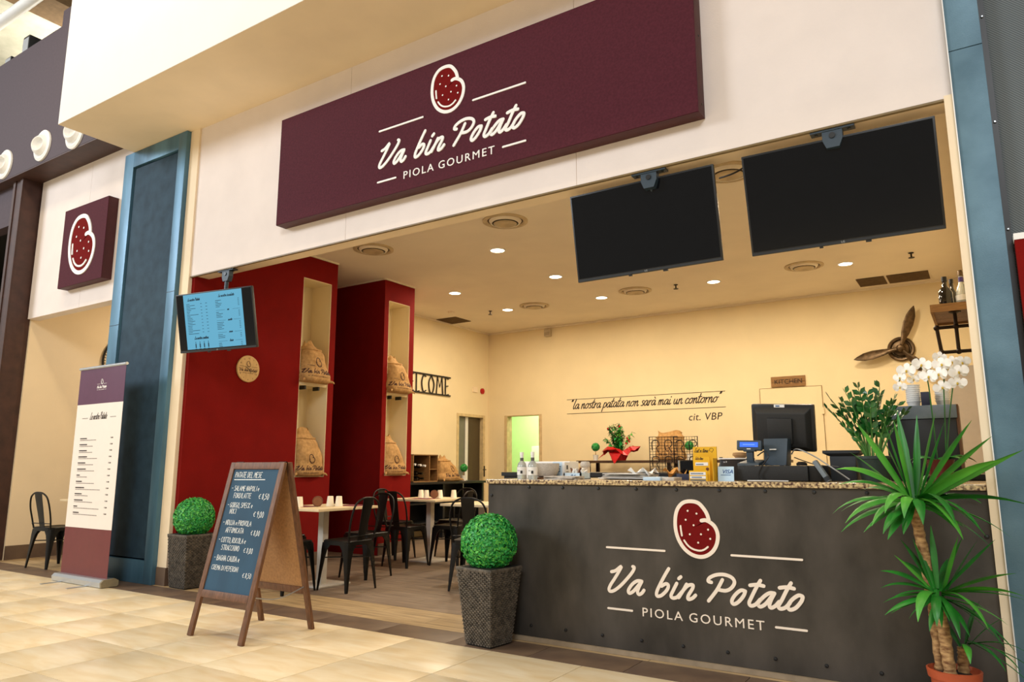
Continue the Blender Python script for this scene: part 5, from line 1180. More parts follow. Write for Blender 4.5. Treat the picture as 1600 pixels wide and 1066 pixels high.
q.add(vs, fs); q.build('crumpled_sheet', M_lbl, t, True)
q = MB(); vs = [(v[0] * 0.9 + 0.02, v[1] + 0.06, v[2] + 0.012 * math.sin(k)) for k, v in enumerate(vs)]; q.add(vs, fs); q.build('kraft_sheet', mat('kraft', 'd39a4c', 0.8), t, True)
tag(MB().box(-1.855, -1.74, 4.40, 4.55, ZT, ZT + 0.022).build('blue_booklet', mat('pale_blue_card', 'b9d3ea'), bevel=0.002), 'pale blue booklet in front of the sandwich papers', 'booklet')
tag(MB().box(-1.735, -1.655, 4.42, 4.56, ZT, ZT + 0.020).build('grey_booklet', mat('printed_paper', 'd5cdc2'), bevel=0.002), 'pale grey booklet right of the blue one', 'booklet')
t = thing('tablet_stand', 'black tablet on a navy base behind the yellow cards', 'tablet', (-1.67, 4.75, ZT))
MB().box(-1.735, -1.60, 4.68, 4.82, ZT, ZT + 0.04).build('base', mat('navy_plastic', '262a44', 0.5), t, True, bevel=0.004)
MB().box(-1.73, -1.61, 4.74, 4.752, ZT + .04, 1.178).build('screen', M_screen, t, True, bevel=0.003)
MB().box(-1.74, -1.735, 4.735, 4.757, ZT, 1.18).build('silver_edge', M_metal, t, True)
t = thing('yellow_display', 'yellow cardboard display of photo cards with handwritten title', 'display', (-1.47, 4.5, ZT))
X0_, X1_ = -1.560, -1.410
MB().box(X0_, X1_, 4.52, 4.53, ZT, 1.262).build('back_card', M_yell, t, True)
MB().box(X1_ - 0.004, X1_, 4.44, 4.53, ZT, 1.19).build('side_card', M_yell, t, True)
MB().box(X0_ + 0.015, X1_ - 0.03, 4.47, 4.475, ZT, 1.20).build('middle_card', M_yell, t, True)
MB().box(X0_, X1_ - 0.035, 4.43, 4.435, ZT, 1.115).build('front_card', M_yell, t, True)
q = MB(); script(q, "Eat n time", X0_ + 0.008 - X0_, 1.228 - 1, 0.013, FY(X0_, 4.52, 1.0), 0.1, 0.001, width=0.088)
q.ribbon([(0.112, 0.232), (0.106, 0.24), (0.112, 0.252), (0.128, 0.25), (0.13, 0.238), (0.12, 0.232), (0.122, 0.226)], 0.001, FY(X0_, 4.52, 1.0), 0.001, 3); q.build('title', M_dink, t, True)
q = MB(); script(q, "Eat n time", 0.028, 0.182, 0.009, FY(X0_, 4.47, 1.0), 0.1, 0.001, width=0.05); q.build('card_title', M_ink, t, True)
q = MB(); q.box(X0_ + 0.03, X1_ - 0.04, 4.468, 4.47, 1.145, 1.165).box(X0_ + 0.005, X1_ - 0.045, 4.428, 4.43, 1.088, 1.106).box(X0_ + 0.005, X1_ - 0.045, 4.428, 4.43, 1.066, 1.082); q.build('white_strip', M_lbl, t, True)
q = MB()
for (z, y_, u0, n_) in ((1.15, 4.467, 0.035, 6), (1.094, 4.427, 0.012, 10), (1.071, 4.427, 0.018, 8)):
    for i in range(n_): q.box(X0_ + u0 + i * 0.008, X0_ + u0 + i * 0.008 + 0.005, y_ - 0.001, y_, z, z + 0.007)
q.box(X0_ + 0.005, X1_ - 0.045, 4.427, 4.428, 1.055, 1.060)
q.build('small_print', mat('blue_print', '2a5f93'), t, True)
MB().lathe([(0.01, 0), (0, 0.002)], 14, T=Matrix.Translation((-1.455, 4.468, 1.125)) @ Matrix.Rotation(PI / 2, 4, 'X')).build('burger_picture', M_corkw, t, True)
t = thing('black_terminal', 'black terminal box with a pale top tray left of the till', 'device', (-1.35, 4.8, ZT))
MB().box(-1.46, -1.295, 4.75, 4.95, ZT, 1.185).build('body', M_black, t, True, bevel=0.004); MB().box(-1.47, -1.29, 4.74, 4.96, 1.186, 1.194).build('tray', M_lbl, t, True)
q = MB(); q.text('ax 8', 0.014, FY(-1.44, 4.75, 1.165), 0, 0, 0.001); q.build('white_marking', M_lbl, t, True)
tag(MB().lathe([(0.03, 0), (0.05, 0.02), (0.045, 0.035), (0, 0.04)], 14, c=(-1.36, 4.86, 1.194)).build('potato_bowl', mat('potato_skin', 'a98356', 0.8, var=0.2), smooth=True), 'small tan heap on the tray of the black terminal', 'food')
bb = bottle('small dark sauce bottle with an orange base behind the yellow cards', -1.515, 4.95, M_black, [(0, 0), (0.022, 0), (0.022, 0.08), (0.01, 0.11), (0.01, 0.14)], [(0.011, 0.135), (0.011, 0.15), (0, 0.15)], M_black, (0.0, 0.05, 0.0225), 'sauce_bottle', lblm=mat('peach_label', 'e0a774'), z=ZT)
t = thing('card_payment_sign', 'pale blue card payment sign standing before the till', 'sign', (-1.36, 4.5, ZT))
q = MB(); q.T = Matrix.Translation((-1.347, 4.48, ZT)) @ Matrix.Rotation(0.06, 4, 'Z') @ Matrix.Rotation(-0.12, 4, 'X'); q.box(-0.048, 0.048, 0, 0.006, 0, 0.088); q.build('card', mat('visa_blue_card', 'c4e2f8', 0.5, var=0.02), t, True)
Tv = Matrix.Translation((-1.347, 4.48, ZT)) @ Matrix.Rotation(0.06, 4, 'Z') @ Matrix.Rotation(-0.12, 4, 'X')
q = MB(); q.text('VISA', 0.034, lambda u, v, h: Tv @ Vector((u + v * 0.25, -h, v)), -0.002, 0.046, 0.002, 1.0, 'c', 1.0); q.build('card_lettering', mat('visa_print', '1c4f9c', 0.5), t, True)
q = MB(); q.T = Tv; q.box(-0.03, 0.03, -0.001, 0, 0.035, 0.038); q.build('underline', mat('blue_print', '2a5f93'), t, True)
# till
t = thing('cash_drawer', 'wide black speckled cash drawer under the till', 'device', (-1.0, 4.7, ZT))
MB().box(-1.285, -0.88, 4.52, 4.95, ZT + 0.004, ZT + 0.092).build('drawer_body', mat('speckled_black', '1d1e1f', 0.6, var=0.25, scale=220), t, True, bevel=0.004)
MB().box(-0.879, -0.81, 4.54, 4.95, ZT + 0.004, ZT + 0.09).build('side_module', M_black, t, True, bevel=0.004)
for x in (-1.25, -0.93): MB().box(x, x + 0.03, 4.56, 4.9, ZT, ZT + 0.004).build('rubber_foot', M_black, t, True)
ZD = ZT + 0.093
t = thing('till_monitor', 'black till monitor seen from behind with a blue base', 'monitor', (-1.05, 4.75, ZD))
Tm = Matrix.Translation((-1.065, 4.79, 1.385)) @ Matrix.Rotation(-0.10, 4, 'Z') @ Matrix.Rotation(0.16, 4, 'X') @ Matrix.Rotation(0.06, 4, 'Y')
q = MB(); q.T = Tm; q.hexa([(-0.195, 0.0, -0.15), (0.195, 0.0, -0.15), (0.195, 0.04, -0.15), (-0.195, 0.04, -0.15)], [(-0.195, 0.0, 0.145), (0.195, 0.0, 0.145), (0.195, 0.04, 0.145), (-0.195, 0.04, 0.145)]); q.build('bezel', M_black, t, True, bevel=0.012)
q = MB(); q.T = Tm; q.hexa([(-0.15, -0.035, -0.12), (0.15, -0.035, -0.12), (0.18, 0.0, -0.14), (-0.18, 0.0, -0.14)], [(-0.15, -0.035, 0.09), (0.15, -0.035, 0.09), (0.18, 0.0, 0.125), (-0.18, 0.0, 0.125)]); q.build('rear_shell', mat('speckled_black', '1d1e1f'), t, True, bevel=0.006)
q = MB(); q.T = Tm; q.box(-0.08, 0.075, -0.055, -0.034, -0.10, 0.06); q.build('rear_hump', mat('speckled_black', '1d1e1f'), t, True, bevel=0.008)
q = MB(); q.T = Tm; q.box(-0.045, 0.02, -0.006, -0.001, 0.125, 0.143); q.build('white_sticker', M_lbl, t, True)
q = MB(); q.T = Tm; q.box(-0.035, -0.01, -0.008, -0.006, 0.13, 0.138); q.build('sticker_mark', mat('blue_print', '2a5f93'), t, True)
q = MB(); q.hexa([(-1.15, 4.62, ZD), (-1.02, 4.62, ZD), (-1.02, 4.76, ZD), (-1.15, 4.76, ZD)], [(-1.155, 4.66, ZD + 0.165), (-1.01, 4.66, ZD + 0.165), (-1.01, 4.76, ZD + 0.165), (-1.155, 4.76, ZD + 0.165)]); q.build('slate_base', M_blued, t, True, bevel=0.005)
MB().box(-1.115, -1.075, 4.63, 4.638, ZD + 0.095, ZD + 0.101).build('maker_plate', M_lbl, t, True)
t = thing('customer_display', 'small customer display with a blue lit window on a short post', 'display', (-1.23, 4.6, ZD))
q = MB(); q.T = Matrix.Translation((-1.225, 4.58, ZD + 0.125)) @ Matrix.Rotation(-0.15, 4, 'X') @ Matrix.Rotation(0.03, 4, 'Y')
q.box(-0.075, 0.075, 0, 0.035, -0.03, 0.03); q.build('head', M_blued, t, True, bevel=0.005)
q2 = MB(); q2.T = q.T; q2.box(-0.055, 0.055, -0.002, 0.001, -0.012, 0.018); q2.build('lit_window', mat('blue_lcd', '2a55c8', 0.3, emit='3a6cf0', est=0.9), t, True)
q2 = MB(); q2.T = q.T
for i in range(9): q2.box(-0.035 + i * 0.008, -0.030 + i * 0.008, -0.003, -0.002, 0.0, 0.006)
q2.build('digits', mat('lcd_digit', '5f86e8', emit='7fa3ff', est=0.9), t, True)
q2 = MB(); q2.T = q.T; q2.box(-0.012, 0.012, -0.002, 0.0, -0.026, -0.021); q2.build('maker_plate', M_lbl, t, True)
MB().box(-1.245, -1.205, 4.585, 4.62, ZD + 0.02, ZD + 0.10).build('post', M_blued, t, True, bevel=0.004)
MB().box(-1.26, -1.19, 4.575, 4.63, ZD + 0.085, ZD + 0.105).build('swivel', M_blued, t, True, bevel=0.003)
q = MB(); q.hexa([(-1.29, 4.53, ZD), (-1.16, 4.53, ZD), (-1.16, 4.66, ZD), (-1.29, 4.66, ZD)], [(-1.29, 4.54, ZD + 0.015), (-1.16, 4.54, ZD + 0.015), (-1.15, 4.66, ZD + 0.035), (-1.27, 4.66, ZD + 0.035)]); q.build('foot', M_blued, t, True, bevel=0.003)
def cable(lab, pts, r=0.004, m=None): tag(MB().tube(pts, r, 7, sm=6).build('cable', m or M_black, smooth=True), lab, 'cable')
cable('black cable looping down over the cash drawer front', [(-1.17, 4.56, ZD + 0.06), (-1.12, 4.53, ZD + 0.085), (-1.095, 4.505, ZD + 0.05), (-1.13, 4.50, ZD + 0.0), (-1.155, 4.505, ZT + 0.04), (-1.13, 4.50, ZT + 0.006)])
cable('pale grey cable running from the till down to the right', [(-1.01, 4.74, ZD + 0.07), (-0.97, 4.70, ZD + 0.10), (-0.87, 4.64, ZD + 0.06), (-0.77, 4.58, ZT + 0.09), (-0.66, 4.52, ZT + 0.015)], 0.004, mat('grey_cable', '9fa2a3'))
cable('thin dark cable behind the till', [(-1.0, 4.76, ZD + 0.05), (-0.92, 4.74, ZD + 0.02), (-0.84, 4.66, ZT + 0.095), (-0.72, 4.6, ZT + 0.085)], 0.003)
cable('white cable lying in front of the cash drawer', [(-1.22, 4.49, ZT + 0.004), (-1.1, 4.45, ZT + 0.005), (-0.98, 4.47, ZT + 0.004)], 0.003, M_lbl)
t = thing('card_reader', 'grey handheld card reader leaning right of the cash drawer', 'device', (-0.8, 4.5, ZT))
q = MB(); q.T = Matrix.Translation((-0.79, 4.47, ZT + 0.055)) @ Matrix.Rotation(-0.55, 4, 'Y'); q.box(-0.012, 0.012, -0.03, 0.03, -0.06, 0.075); q.build('reader_body', mat('reader_grey', '7b8791', 0.4), t, True, bevel=0.005)
q = MB(); q.T = Matrix.Translation((-0.79, 4.47, ZT + 0.055)) @ Matrix.Rotation(-0.55, 4, 'Y'); q.box(-0.0125, 0.0125, -0.031, 0.031, -0.055, -0.03); q.build('head_cap', M_dgrey, t, True)
tag(MB().lathe([(0.03, 0), (0.032, 0.012), (0.02, 0.022), (0, 0.023)], 16, c=(-0.93, 4.62, ZD)).build('black_mouse', M_black, smooth=True), 'small rounded black mouse on the cash drawer', 'mouse')
t = thing('receipt_printer', 'black box printer with a flared top right of the till', 'device', (-0.73, 4.85, ZT))
MB().box(-0.80, -0.655, 4.78, 4.95, ZT, 1.20).build('body', M_dgrey, t, True, bevel=0.004)
q = MB(); q.hexa([(-0.80, 4.78, 1.20), (-0.655, 4.78, 1.20), (-0.655, 4.95, 1.20), (-0.80, 4.95, 1.20)], [(-0.835, 4.76, 1.218), (-0.63, 4.76, 1.218), (-0.63, 4.97, 1.218), (-0.835, 4.97, 1.218)]); q.box(-0.835, -0.63, 4.76, 4.97, 1.218, 1.235); q.build('flared_top', M_dgrey, t, True)
# coffee machine block behind the orchids with stacked cups
t = thing('coffee_machine', 'large black machine with a steel top behind the orchids', 'machine', (-0.3, 5.1, ZT))
MB().box(-0.50, -0.125, 4.98, 5.22, ZT, 1.42).build('black_case', M_black, t, True, bevel=0.008)
MB().box(-0.49, -0.12, 4.97, 5.23, 1.42, 1.50).build('steel_top', mat('blue_steel_top', '7f8c99', 0.35, 0.5), t, True, bevel=0.004)
MB().box(-0.126, -0.112, 4.98, 5.22, ZT, 1.50).build('wood_side', M_oak, t, True)
for k, x in enumerate((-0.345, -0.19)):
    c = thing('plastic_cup_stack', ('stack of white plastic cups on the machine, left one', 'stack of white plastic cups on the machine, right one')[k], 'cups', (x, 5.1, 1.50), 0, 'cup stacks on the coffee machine')
    for i in range(9 - k * 3): MB().lathe([(0.03, 0), (0.038, 0.03), (0.042, 0.033), (0.042, 0.036), (0.036, 0.036)], 18, c=(0, 0, i * 0.0125), cap=False).build('cup', M_lbl, c, smooth=True)
tag(MB().box(-0.30, -0.255, 5.02, 5.07, 1.50, 1.585).build('blue_tin', mat('navy_plastic', '262a44'), bevel=0.003), 'small navy tin between the two cup stacks', 'tin')

# ================================================================== PROPELLER, PIPE SHELF, BOTTLES
t = thing('propeller', 'aged three-blade aeroplane propeller mounted on the back wall', 'decoration', (-0.86, YB, 2.78))
cx, cz, yy = -0.87, 2.775, YB - 0.16
Tp = Matrix.Translation((cx, YB, cz)) @ Matrix.Rotation(PI / 2, 4, 'X')
MB().lathe([(0.17, 0.0), (0.175, 0.03), (0.16, 0.05), (0.135, 0.045), (0.12, 0.02), (0.0, 0.02)], 36, T=Tp, cap=False).build('round_mount', M_bronze, t, True, smooth=True)
MB().lathe([(0.11, 0.02), (0.10, 0.07), (0.06, 0.08), (0.05, 0.15), (0.03, 0.18), (0, 0.185)], 28, T=Tp, cap=False).build('hub', M_bronze, t, True, smooth=True)
for a_ in (1.22, 1.22 + 2 * PI / 3 + 0.02, 1.22 + 4 * PI / 3):
    q = MB(); vs = []; fs = []; prof = [(0.03, 0.022, 0.022, 0.0), (0.12, 0.03, 0.02, 0.5), (0.22, 0.055, 0.014, 0.45), (0.36, 0.07, 0.012, 0.35), (0.48, 0.06, 0.010, 0.28), (0.57, 0.03, 0.006, 0.24), (0.62, 0.004, 0.004, 0.22)]
    d = Vector((math.cos(a_), 0, math.sin(a_))); s_ = Vector((-math.sin(a_), 0, math.cos(a_)))
    for r_, w_, th, tw in prof:
        for k in range(10):
            b = 2 * PI * k / 10; u = w_ * math.cos(b); v = th * math.sin(b); u2 = u * math.cos(tw) - v * math.sin(tw); v2 = u * math.sin(tw) + v * math.cos(tw)
            vs.append(Vector((cx, YB - 0.13, cz)) + d * r_ + s_ * u2 + Vector((0, -v2, 0)))
    for i in range(len(prof) - 1):
        for k in range(10): fs.append((i * 10 + k, i * 10 + (k + 1) % 10, (i + 1) * 10 + (k + 1) % 10, (i + 1) * 10 + k))
    fs.append(tuple(range(10))); q.add(vs, fs); q.build('blade', M_bronze, t, True, smooth=True)
t = thing('pipe_shelf', 'rustic wooden wall shelf carried by black iron pipes at upper right', 'shelf', (-0.12, 7.8, 2.5))
sx0, sx1, sy0, sy1, sz = -0.305, 0.045, 7.5, 8.25, 2.52
for i in range(3): MB().box(sx0 + 0.02, sx1, sy0 + i * 0.25 + 0.003, sy0 + (i + 1) * 0.25 - 0.003, sz + 0.02, sz + 0.045).build('plank', M_oak, t, True)
MB().box(sx0, sx1, sy0 - 0.02, sy0 + 0.003, sz - 0.0, sz + 0.07).build('front_lip', M_kwood, t, True); MB().box(sx0, sx0 + 0.02, sy0, sy1, sz - 0.0, sz + 0.07).build('side_lip', M_kwood, t, True)
MB().box(sx0, sx1, sy1, sy1 + 0.02, sz, sz + 0.07).build('rear_lip', M_kwood, t, True)
def pipe(pts, name='pipe'): MB().tube(pts, 0.016, 10).build(name, M_dmetal, t, True, smooth=True)
xm = -0.12; z1_, z2_ = 2.40, 2.17
pipe([(xm, 7.66, sz + 0.018), (xm, 7.66, z2_)]); pipe([(sx0 + 0.03, 7.66, z1_), (0.045, 7.66, z1_)]); pipe([(sx0 + 0.05, 7.66, z2_), (0.045, 7.66, z2_)]); pipe([(sx0 + 0.03, 7.66, z1_), (sx0 + 0.05, 7.66, z2_)])
q = MB()
for p in ((xm, 7.66, z1_), (xm, 7.66, z2_), (sx0 + 0.03, 7.66, z1_), (sx0 + 0.05, 7.66, z2_)): q.ball(0.027, p, 10, 8)
q.build('elbow_fitting', M_dmetal, t, True, smooth=True)
q = MB()
for z in (z1_, z2_): q.lathe([(0.045, 0), (0.045, 0.01), (0.022, 0.02), (0.02, 0.03)], 14, T=Matrix.Translation((0.05, 7.66, z)) @ Matrix.Rotation(-PI / 2, 4, 'Y'))
q.lathe([(0.05, 0), (0.05, 0.008), (0.02, 0.02)], 14, T=Matrix.Translation((xm, 7.66, sz + 0.02)) @ Matrix.Rotation(PI, 4, 'X')); q.build('flange', M_dmetal, t, True, smooth=True)
zb = sz + 0.046
wp = [(0, 0), (0.043, 0), (0.045, 0.01), (0.045, 0.15), (0.03, 0.19), (0.017, 0.22), (0.0165, 0.29)]
bottle('dark squat liqueur bottle at the front left of the pipe shelf', -0.175, 7.58, M_bglass, [(0, 0), (0.055, 0), (0.058, 0.01), (0.058, 0.14), (0.04, 0.18), (0.02, 0.20), (0.019, 0.26)], [(0.023, 0.245), (0.023, 0.29), (0, 0.29)], M_black, None, 'spirit_bottle', 'bottles on the pipe shelf', z=zb)
bottle('dark bottle standing behind the squat one on the pipe shelf', -0.125, 7.80, M_bglass, wp, [(0.019, 0.27), (0.019, 0.31), (0, 0.31)], M_black, None, 'spirit_bottle', 'bottles on the pipe shelf', z=zb)
b = bottle('clear bottle with a purple neck band on the pipe shelf', -0.045, 7.58, M_bt, [(0, 0), (0.05, 0), (0.055, 0.015), (0.05, 0.12), (0.03, 0.19), (0.02, 0.21), (0.018, 0.28)], [(0.022, 0.28), (0.022, 0.31), (0.015, 0.335), (0, 0.34)], M_bronze, (0.05, 0.10, 0.0555), 'spirit_bottle', 'bottles on the pipe shelf', z=zb)
MB().lathe([(0.0215, 0.225), (0.0205, 0.27)], 16, cap=False).build('neck_band', mat('purple_band', '4a3a8c', 0.5), b, smooth=True)
MB().lathe([(0.0558, 0.015), (0.0558, 0.035)], 20, cap=False).build('base_band', mat('purple_band', '4a3a8c'), b, smooth=True)

# ================================================================== PLANTS AT THE RIGHT
def blade(base, az, el, L_, w_, droop, tw, rr, n=9, ymax=9):
    """long strap leaf; returns MB"""
    q = MB(); vs = []; fs = []
    d = Vector((math.cos(az) * math.cos(el), math.sin(az) * math.cos(el), math.sin(el))); s_ = Vector((-math.sin(az), math.cos(az), 0)); up = s_.cross(d)
    s_ = (s_ * math.cos(tw) + up * math.sin(tw)).normalized()
    p = Vector(base)
    for i in range(n + 1):
        f = i / n; w = w_ * (0.42 + 1.5 * f - 1.2 * f * f if f < 0.55 else (1 - ((f - 0.45) / 0.55) ** 1.8) * 0.93) 
        w = max(w, 0.0008)
        nn = s_.cross(d).normalized()
        vs += [p - s_ * w, p - s_ * w * 0.5 - nn * w * 0.14, p - nn * w * 0.26, p + s_ * w * 0.5 - nn * w * 0.14, p + s_ * w]
        p = p + d * (L_ / n); d = (d + Vector((0, 0, -droop * (0.3 + f) / n * 2.2))).normalized()
    vs = [Vector((v.x, min(v.y, ymax), v.z)) if v.z < 1.075 else v for v in vs]
    for i in range(n):
        for k in range(4): a = i * 5 + k; fs.append((a, a + 1, a + 6, a + 5))
    return q.add(vs, fs)
def yucca():
    t = thing('yucca_plant', 'tall yucca in a terracotta plastic pot before the counter at the right', 'plant', (-0.215, 4.05, 0))
    MB().lathe([(0.085, 0.0), (0.098, 0.19), (0.108, 0.19), (0.113, 0.225), (0.106, 0.228), (0.10, 0.21), (0, 0.205)], 32).build('pot', M_terra, t, smooth=True, sharp=35)
    MB().lathe([(0.1, 0.206), (0.0, 0.215)], 20, cap=False).build('potting_soil', M_soil, t)
    rr = random.Random(12)
    def trunk(pts, r, nm='trunk'):
        q = MB(); P = smooth_pts(pts, 10); vs = []; fs = []; n = 14; m_ = len(P)
        for i, p in enumerate(P):
            for k in range(n):
                a = 2 * PI * k / n; rad = r * (1 + 0.10 * math.sin(i * 1.9 + 2 * a) + 0.05 * math.sin(i * 0.7 - 3 * a)) * (1.12 if i < 2 or i > m_ - 3 else 1)
                vs.append(p + Vector((rad * math.cos(a), rad * math.sin(a), 0)))
        for i in range(m_ - 1):
            for k in range(n): fs.append((i * n + k, i * n + (k + 1) % n, (i + 1) * n + (k + 1) % n, (i + 1) * n + k))
        fs.append(tuple((m_ - 1) * n + k for k in range(n))); q.add(vs, fs); return q.build(nm, M_bark, t, smooth=True, sharp=80)
    trunk([(-0.055, 0.03, 0.2), (-0.06, 0.03, 0.45), (-0.075, 0.02, 0.70), (-0.092, 0.0, 0.86), (-0.095, 0.0, 0.955)], 0.024)
    trunk([(-0.015, -0.03, 0.2), (-0.022, -0.025, 0.35), (-0.035, -0.02, 0.50), (-0.032, -0.02, 0.54)], 0.026)
    trunk([(0.035, 0.03, 0.2), (0.04, 0.03, 0.27), (0.045, 0.03, 0.32)], 0.024)
    def crown(c, specs, m=M_yucca):
        for (az, el, L_, w_, dr, tw, lite) in specs:
            q = blade((c[0] + 0.015 * math.cos(az), c[1] + 0.015 * math.sin(az), c[2] + rr.uniform(-0.02, 0.03)), az, el, L_ * 1.06, w_ * 1.35, dr * 0.8, tw, rr, ymax=0.235)
            q.build('leaf', M_yucca2 if lite else M_yucca, t, smooth=True, sharp=180)
    # az: 0 = right (+X), PI = left, -PI/2 = towards the viewer
    D = math.radians
    top = [(D(188), D(78), .40, .017, .1, .3, 0), (D(200), D(62), .42, .021, .15, .9, 1), (D(165), D(70), .38, .016, .1, -.4, 0), (D(120), D(80), .42, .017, .05, .5, 0), (D(60), D(82), .42, .014, .05, -.3, 0), (D(20), D(75), .40, .016, .1, .6, 1), (D(15), D(58), .44, .019, .15, .8, 1),
           (D(-10), D(45), .42, .019, .15, .5, 1), (D(5), D(32), .48, .022, .1, .7, 1), (D(-20), D(12), .46, .018, .5, .5, 0), (D(-25), D(-5), .40, .016, .6, .4, 0), (D(200), D(30), .32, .018, .8, .4, 0), (D(185), D(18), .36, .018, 1.1, .4, 0), (D(212), D(5), .34, .019, 1.0, .5, 1), (D(225), D(10), .26, .019, 1.5, .2, 1),
           (D(240), D(25), .24, .020, 1.9, .3, 1), (D(262), D(35), .25, .021, 2.2, .2, 1), (D(280), D(20), .27, .021, 1.8, .2, 0), (D(300), D(25), .36, .022, 1.7, .4, 0), (D(318), D(8), .36, .020, 1.2, .3, 0), (D(335), D(-15), .33, .016, .6, .3, 0), (D(205), D(-22), .26, .017, .5, .3, 0), (D(230), D(-35), .22, .018, .5, .3, 0),
           (D(255), D(-30), .20, .018, .5, .1, 0), (D(100), D(50), .35, .018, .4, .3, 0), (D(80), D(30), .33, .018, .6, .3, 0), (D(140), D(25), .33, .018, .8, .3, 0), (D(170), D(0), .33, .014, .6, .3, 0), (D(45), D(20), .36, .018, .8, .3, 0), (D(215), D(82), .36, .02, .05, 1.0, 1), (D(350), D(70), .38, .014, .1, .2, 0), (D(180), D(50), .34, .014, .3, .2, 0)]
    top += [(D(300), D(0), .40, .024, 1.0, .4, 1), (D(318), D(-5), .38, .022, .8, .5, 0), (D(240), D(-5), .26, .020, 1.0, .3, 0), (D(195), D(-8), .34, .018, .7, .4, 0), (D(208), D(40), .36, .020, .8, .8, 1), (D(330), D(35), .44, .022, .4, .6, 1)]
    for k in range(14): a_ = rr.uniform(0, 2 * PI); top.append((a_, D(rr.uniform(-35, 20)), rr.uniform(.16, .28), .014, .6, rr.uniform(0, .6), 0))
    crown((-0.095, 0.0, 0.97), top)
    mid = [(D(175), D(75), .25, .015, .1, .3, 0), (D(20), D(72), .27, .018, .1, .8, 1), (D(100), D(85), .27, .012, .05, .2, 0), (D(10), D(48), .32, .017, .1, .6, 0), (D(0), D(28), .30, .017, .3, .5, 1), (D(-8), D(10), .32, .013, .4, .3, 0), (D(-20), D(-2), .26, .018, .6, .3, 1), (D(200), D(50), .22, .014, .2, .6, 1), (D(190), D(20), .22, .014, .8, .3, 0), (D(180), D(0), .22, .012, .6, .3, 0),
           (D(195), D(-15), .20, .013, .4, .2, 0), (D(250), D(25), .26, .020, 2.4, .1, 1), (D(268), D(15), .22, .018, 2.4, .2, 0), (D(310), D(10), .30, .018, 1.4, .4, 1), (D(330), D(-15), .34, .017, .7, .3, 0), (D(300), D(-10), .24, .015, .9, .3, 0), (D(345), D(-30), .3, .015, .5, .3, 0), (D(80), D(40), .25, .015, .5, .3, 0), (D(130), D(35), .25, .015, .5, .3, 0), (D(50), D(60), .28, .014, .3, .3, 0), (D(155), D(60), .24, .013, .3, .3, 0), (D(35), D(15), .3, .015, .6, .2, 0)]
    mid += [(D(20), D(60), .30, .018, .2, .5, 0), (D(-15), D(20), .32, .020, .6, .5, 1), (D(150), D(78), .28, .016, .1, .4, 0), (D(320), D(-5), .32, .018, 1.0, .4, 0), (D(205), D(35), .24, .016, .6, .6, 0), (D(290), D(-5), .26, .018, 1.4, .3, 0)]
    for k in range(12): a_ = rr.uniform(0, 2 * PI); mid.append((a_, D(rr.uniform(-45, 15)), rr.uniform(.14, .24), .012, .6, rr.uniform(0, .6), 0))
    crown((-0.032, -0.02, 0.55), mid)
    low = [(D(10), D(50), .20, .014, .4, .3, 0), (D(-10), D(20), .24, .013, .9, .3, 0), (D(-30), D(10), .24, .013, 1.2, .3, 0), (D(-45), D(5), .22, .012, 1.2, .2, 0), (D(280), D(30), .16, .014, 2.2, .3, 1), (D(60), D(60), .2, .013, .4, .3, 0), (D(0), D(-10), .28, .011, .6, .3, 0), (D(-20), D(-20), .28, .011, .5, .3, 0), (D(150), D(60), .16, .012, .6, .3, 0), (D(30), D(70), .2, .013, .3, .5, 0)]
    crown((0.045, 0.03, 0.33), low)
yucca()
def zz_plant():
    t = thing('zz_plant', 'glossy zamioculcas in a dark green pot on the counter', 'plant', (-0.545, 4.66, ZT))
    MB().lathe([(0.07, 0.0), (0.09, 0.13), (0.096, 0.13), (0.096, 0.145), (0.09, 0.147), (0.085, 0.13), (0, 0.128)], 28).build('pot', mat('dark_green_pot', '22342f', 0.5), t, smooth=True, sharp=35)
    MB().lathe([(0.083, 0.129), (0, 0.133)], 16, cap=False).build('potting_soil', M_soil, t)
    rr = random.Random(6); D = math.radians
    stems = [(D(185), D(52), .36), (D(175), D(66), .36), (D(150), D(76), .38), (D(100), D(82), .38), (D(200), D(72), .40), (D(20), D(80), .42), (D(-10), D(68), .36), (D(60), D(74), .38), (D(240), D(80), .34), (D(280), D(76), .30), (D(190), D(82), .42), (D(210), D(58), .28), (D(0), D(55), .32), (D(320), D(62), .32), (D(170), D(58), .42), (D(30), D(62), .34)]
    for az, el, L_ in stems:
        P = []; p = Vector((0.03 * math.cos(az), 0.03 * math.sin(az), 0.125)); d = Vector((math.cos(az) * math.cos(el + .25), math.sin(az) * math.cos(el + .25), math.sin(el + .25)))
        for i in range(11): P.append(p.copy()); p += d * L_ / 10; d = (d + Vector((math.cos(az), math.sin(az), -0.35)) * 0.035).normalized()
        st = MB().tube(P, [0.007, 0.002], 6).build('stem', M_stem, t, smooth=True)
        for i in range(4, 11):
            for sd in (-1, 1):
                d = (P[min(i + 1, 10)] - P[i - 1]).normalized(); s_ = d.cross(Vector((rr.uniform(-.3, .3), rr.uniform(-.3, .3), 1))).normalized() * sd
                ld = (d * 0.75 + s_ * 0.8 + Vector((0, 0, 0.1))).normalized(); Ll = 0.062 * (1 - abs(i - 7) * 0.06); wv = ld.cross(s_.cross(d)).normalized()
                q = MB(); b = P[i]; vs = []; n_ = wv * Ll * 0.27; up = ld.cross(wv) * Ll * 0.06
                vs = [b, b + ld * Ll * .3 + n_ * .8, b + ld * Ll * .6 + n_, b + ld * Ll, b + ld * Ll * .6 - n_, b + ld * Ll * .3 - n_ * .8, b + ld * Ll * .3 + up, b + ld * Ll * .6 + up]
                q.add(vs, [(0, 1, 6), (1, 2, 7, 6), (2, 3, 7), (3, 4, 7), (4, 5, 6, 7), (5, 0, 6)]); q.build('leaf', M_zz, st, smooth=True, sharp=180)
zz_plant()
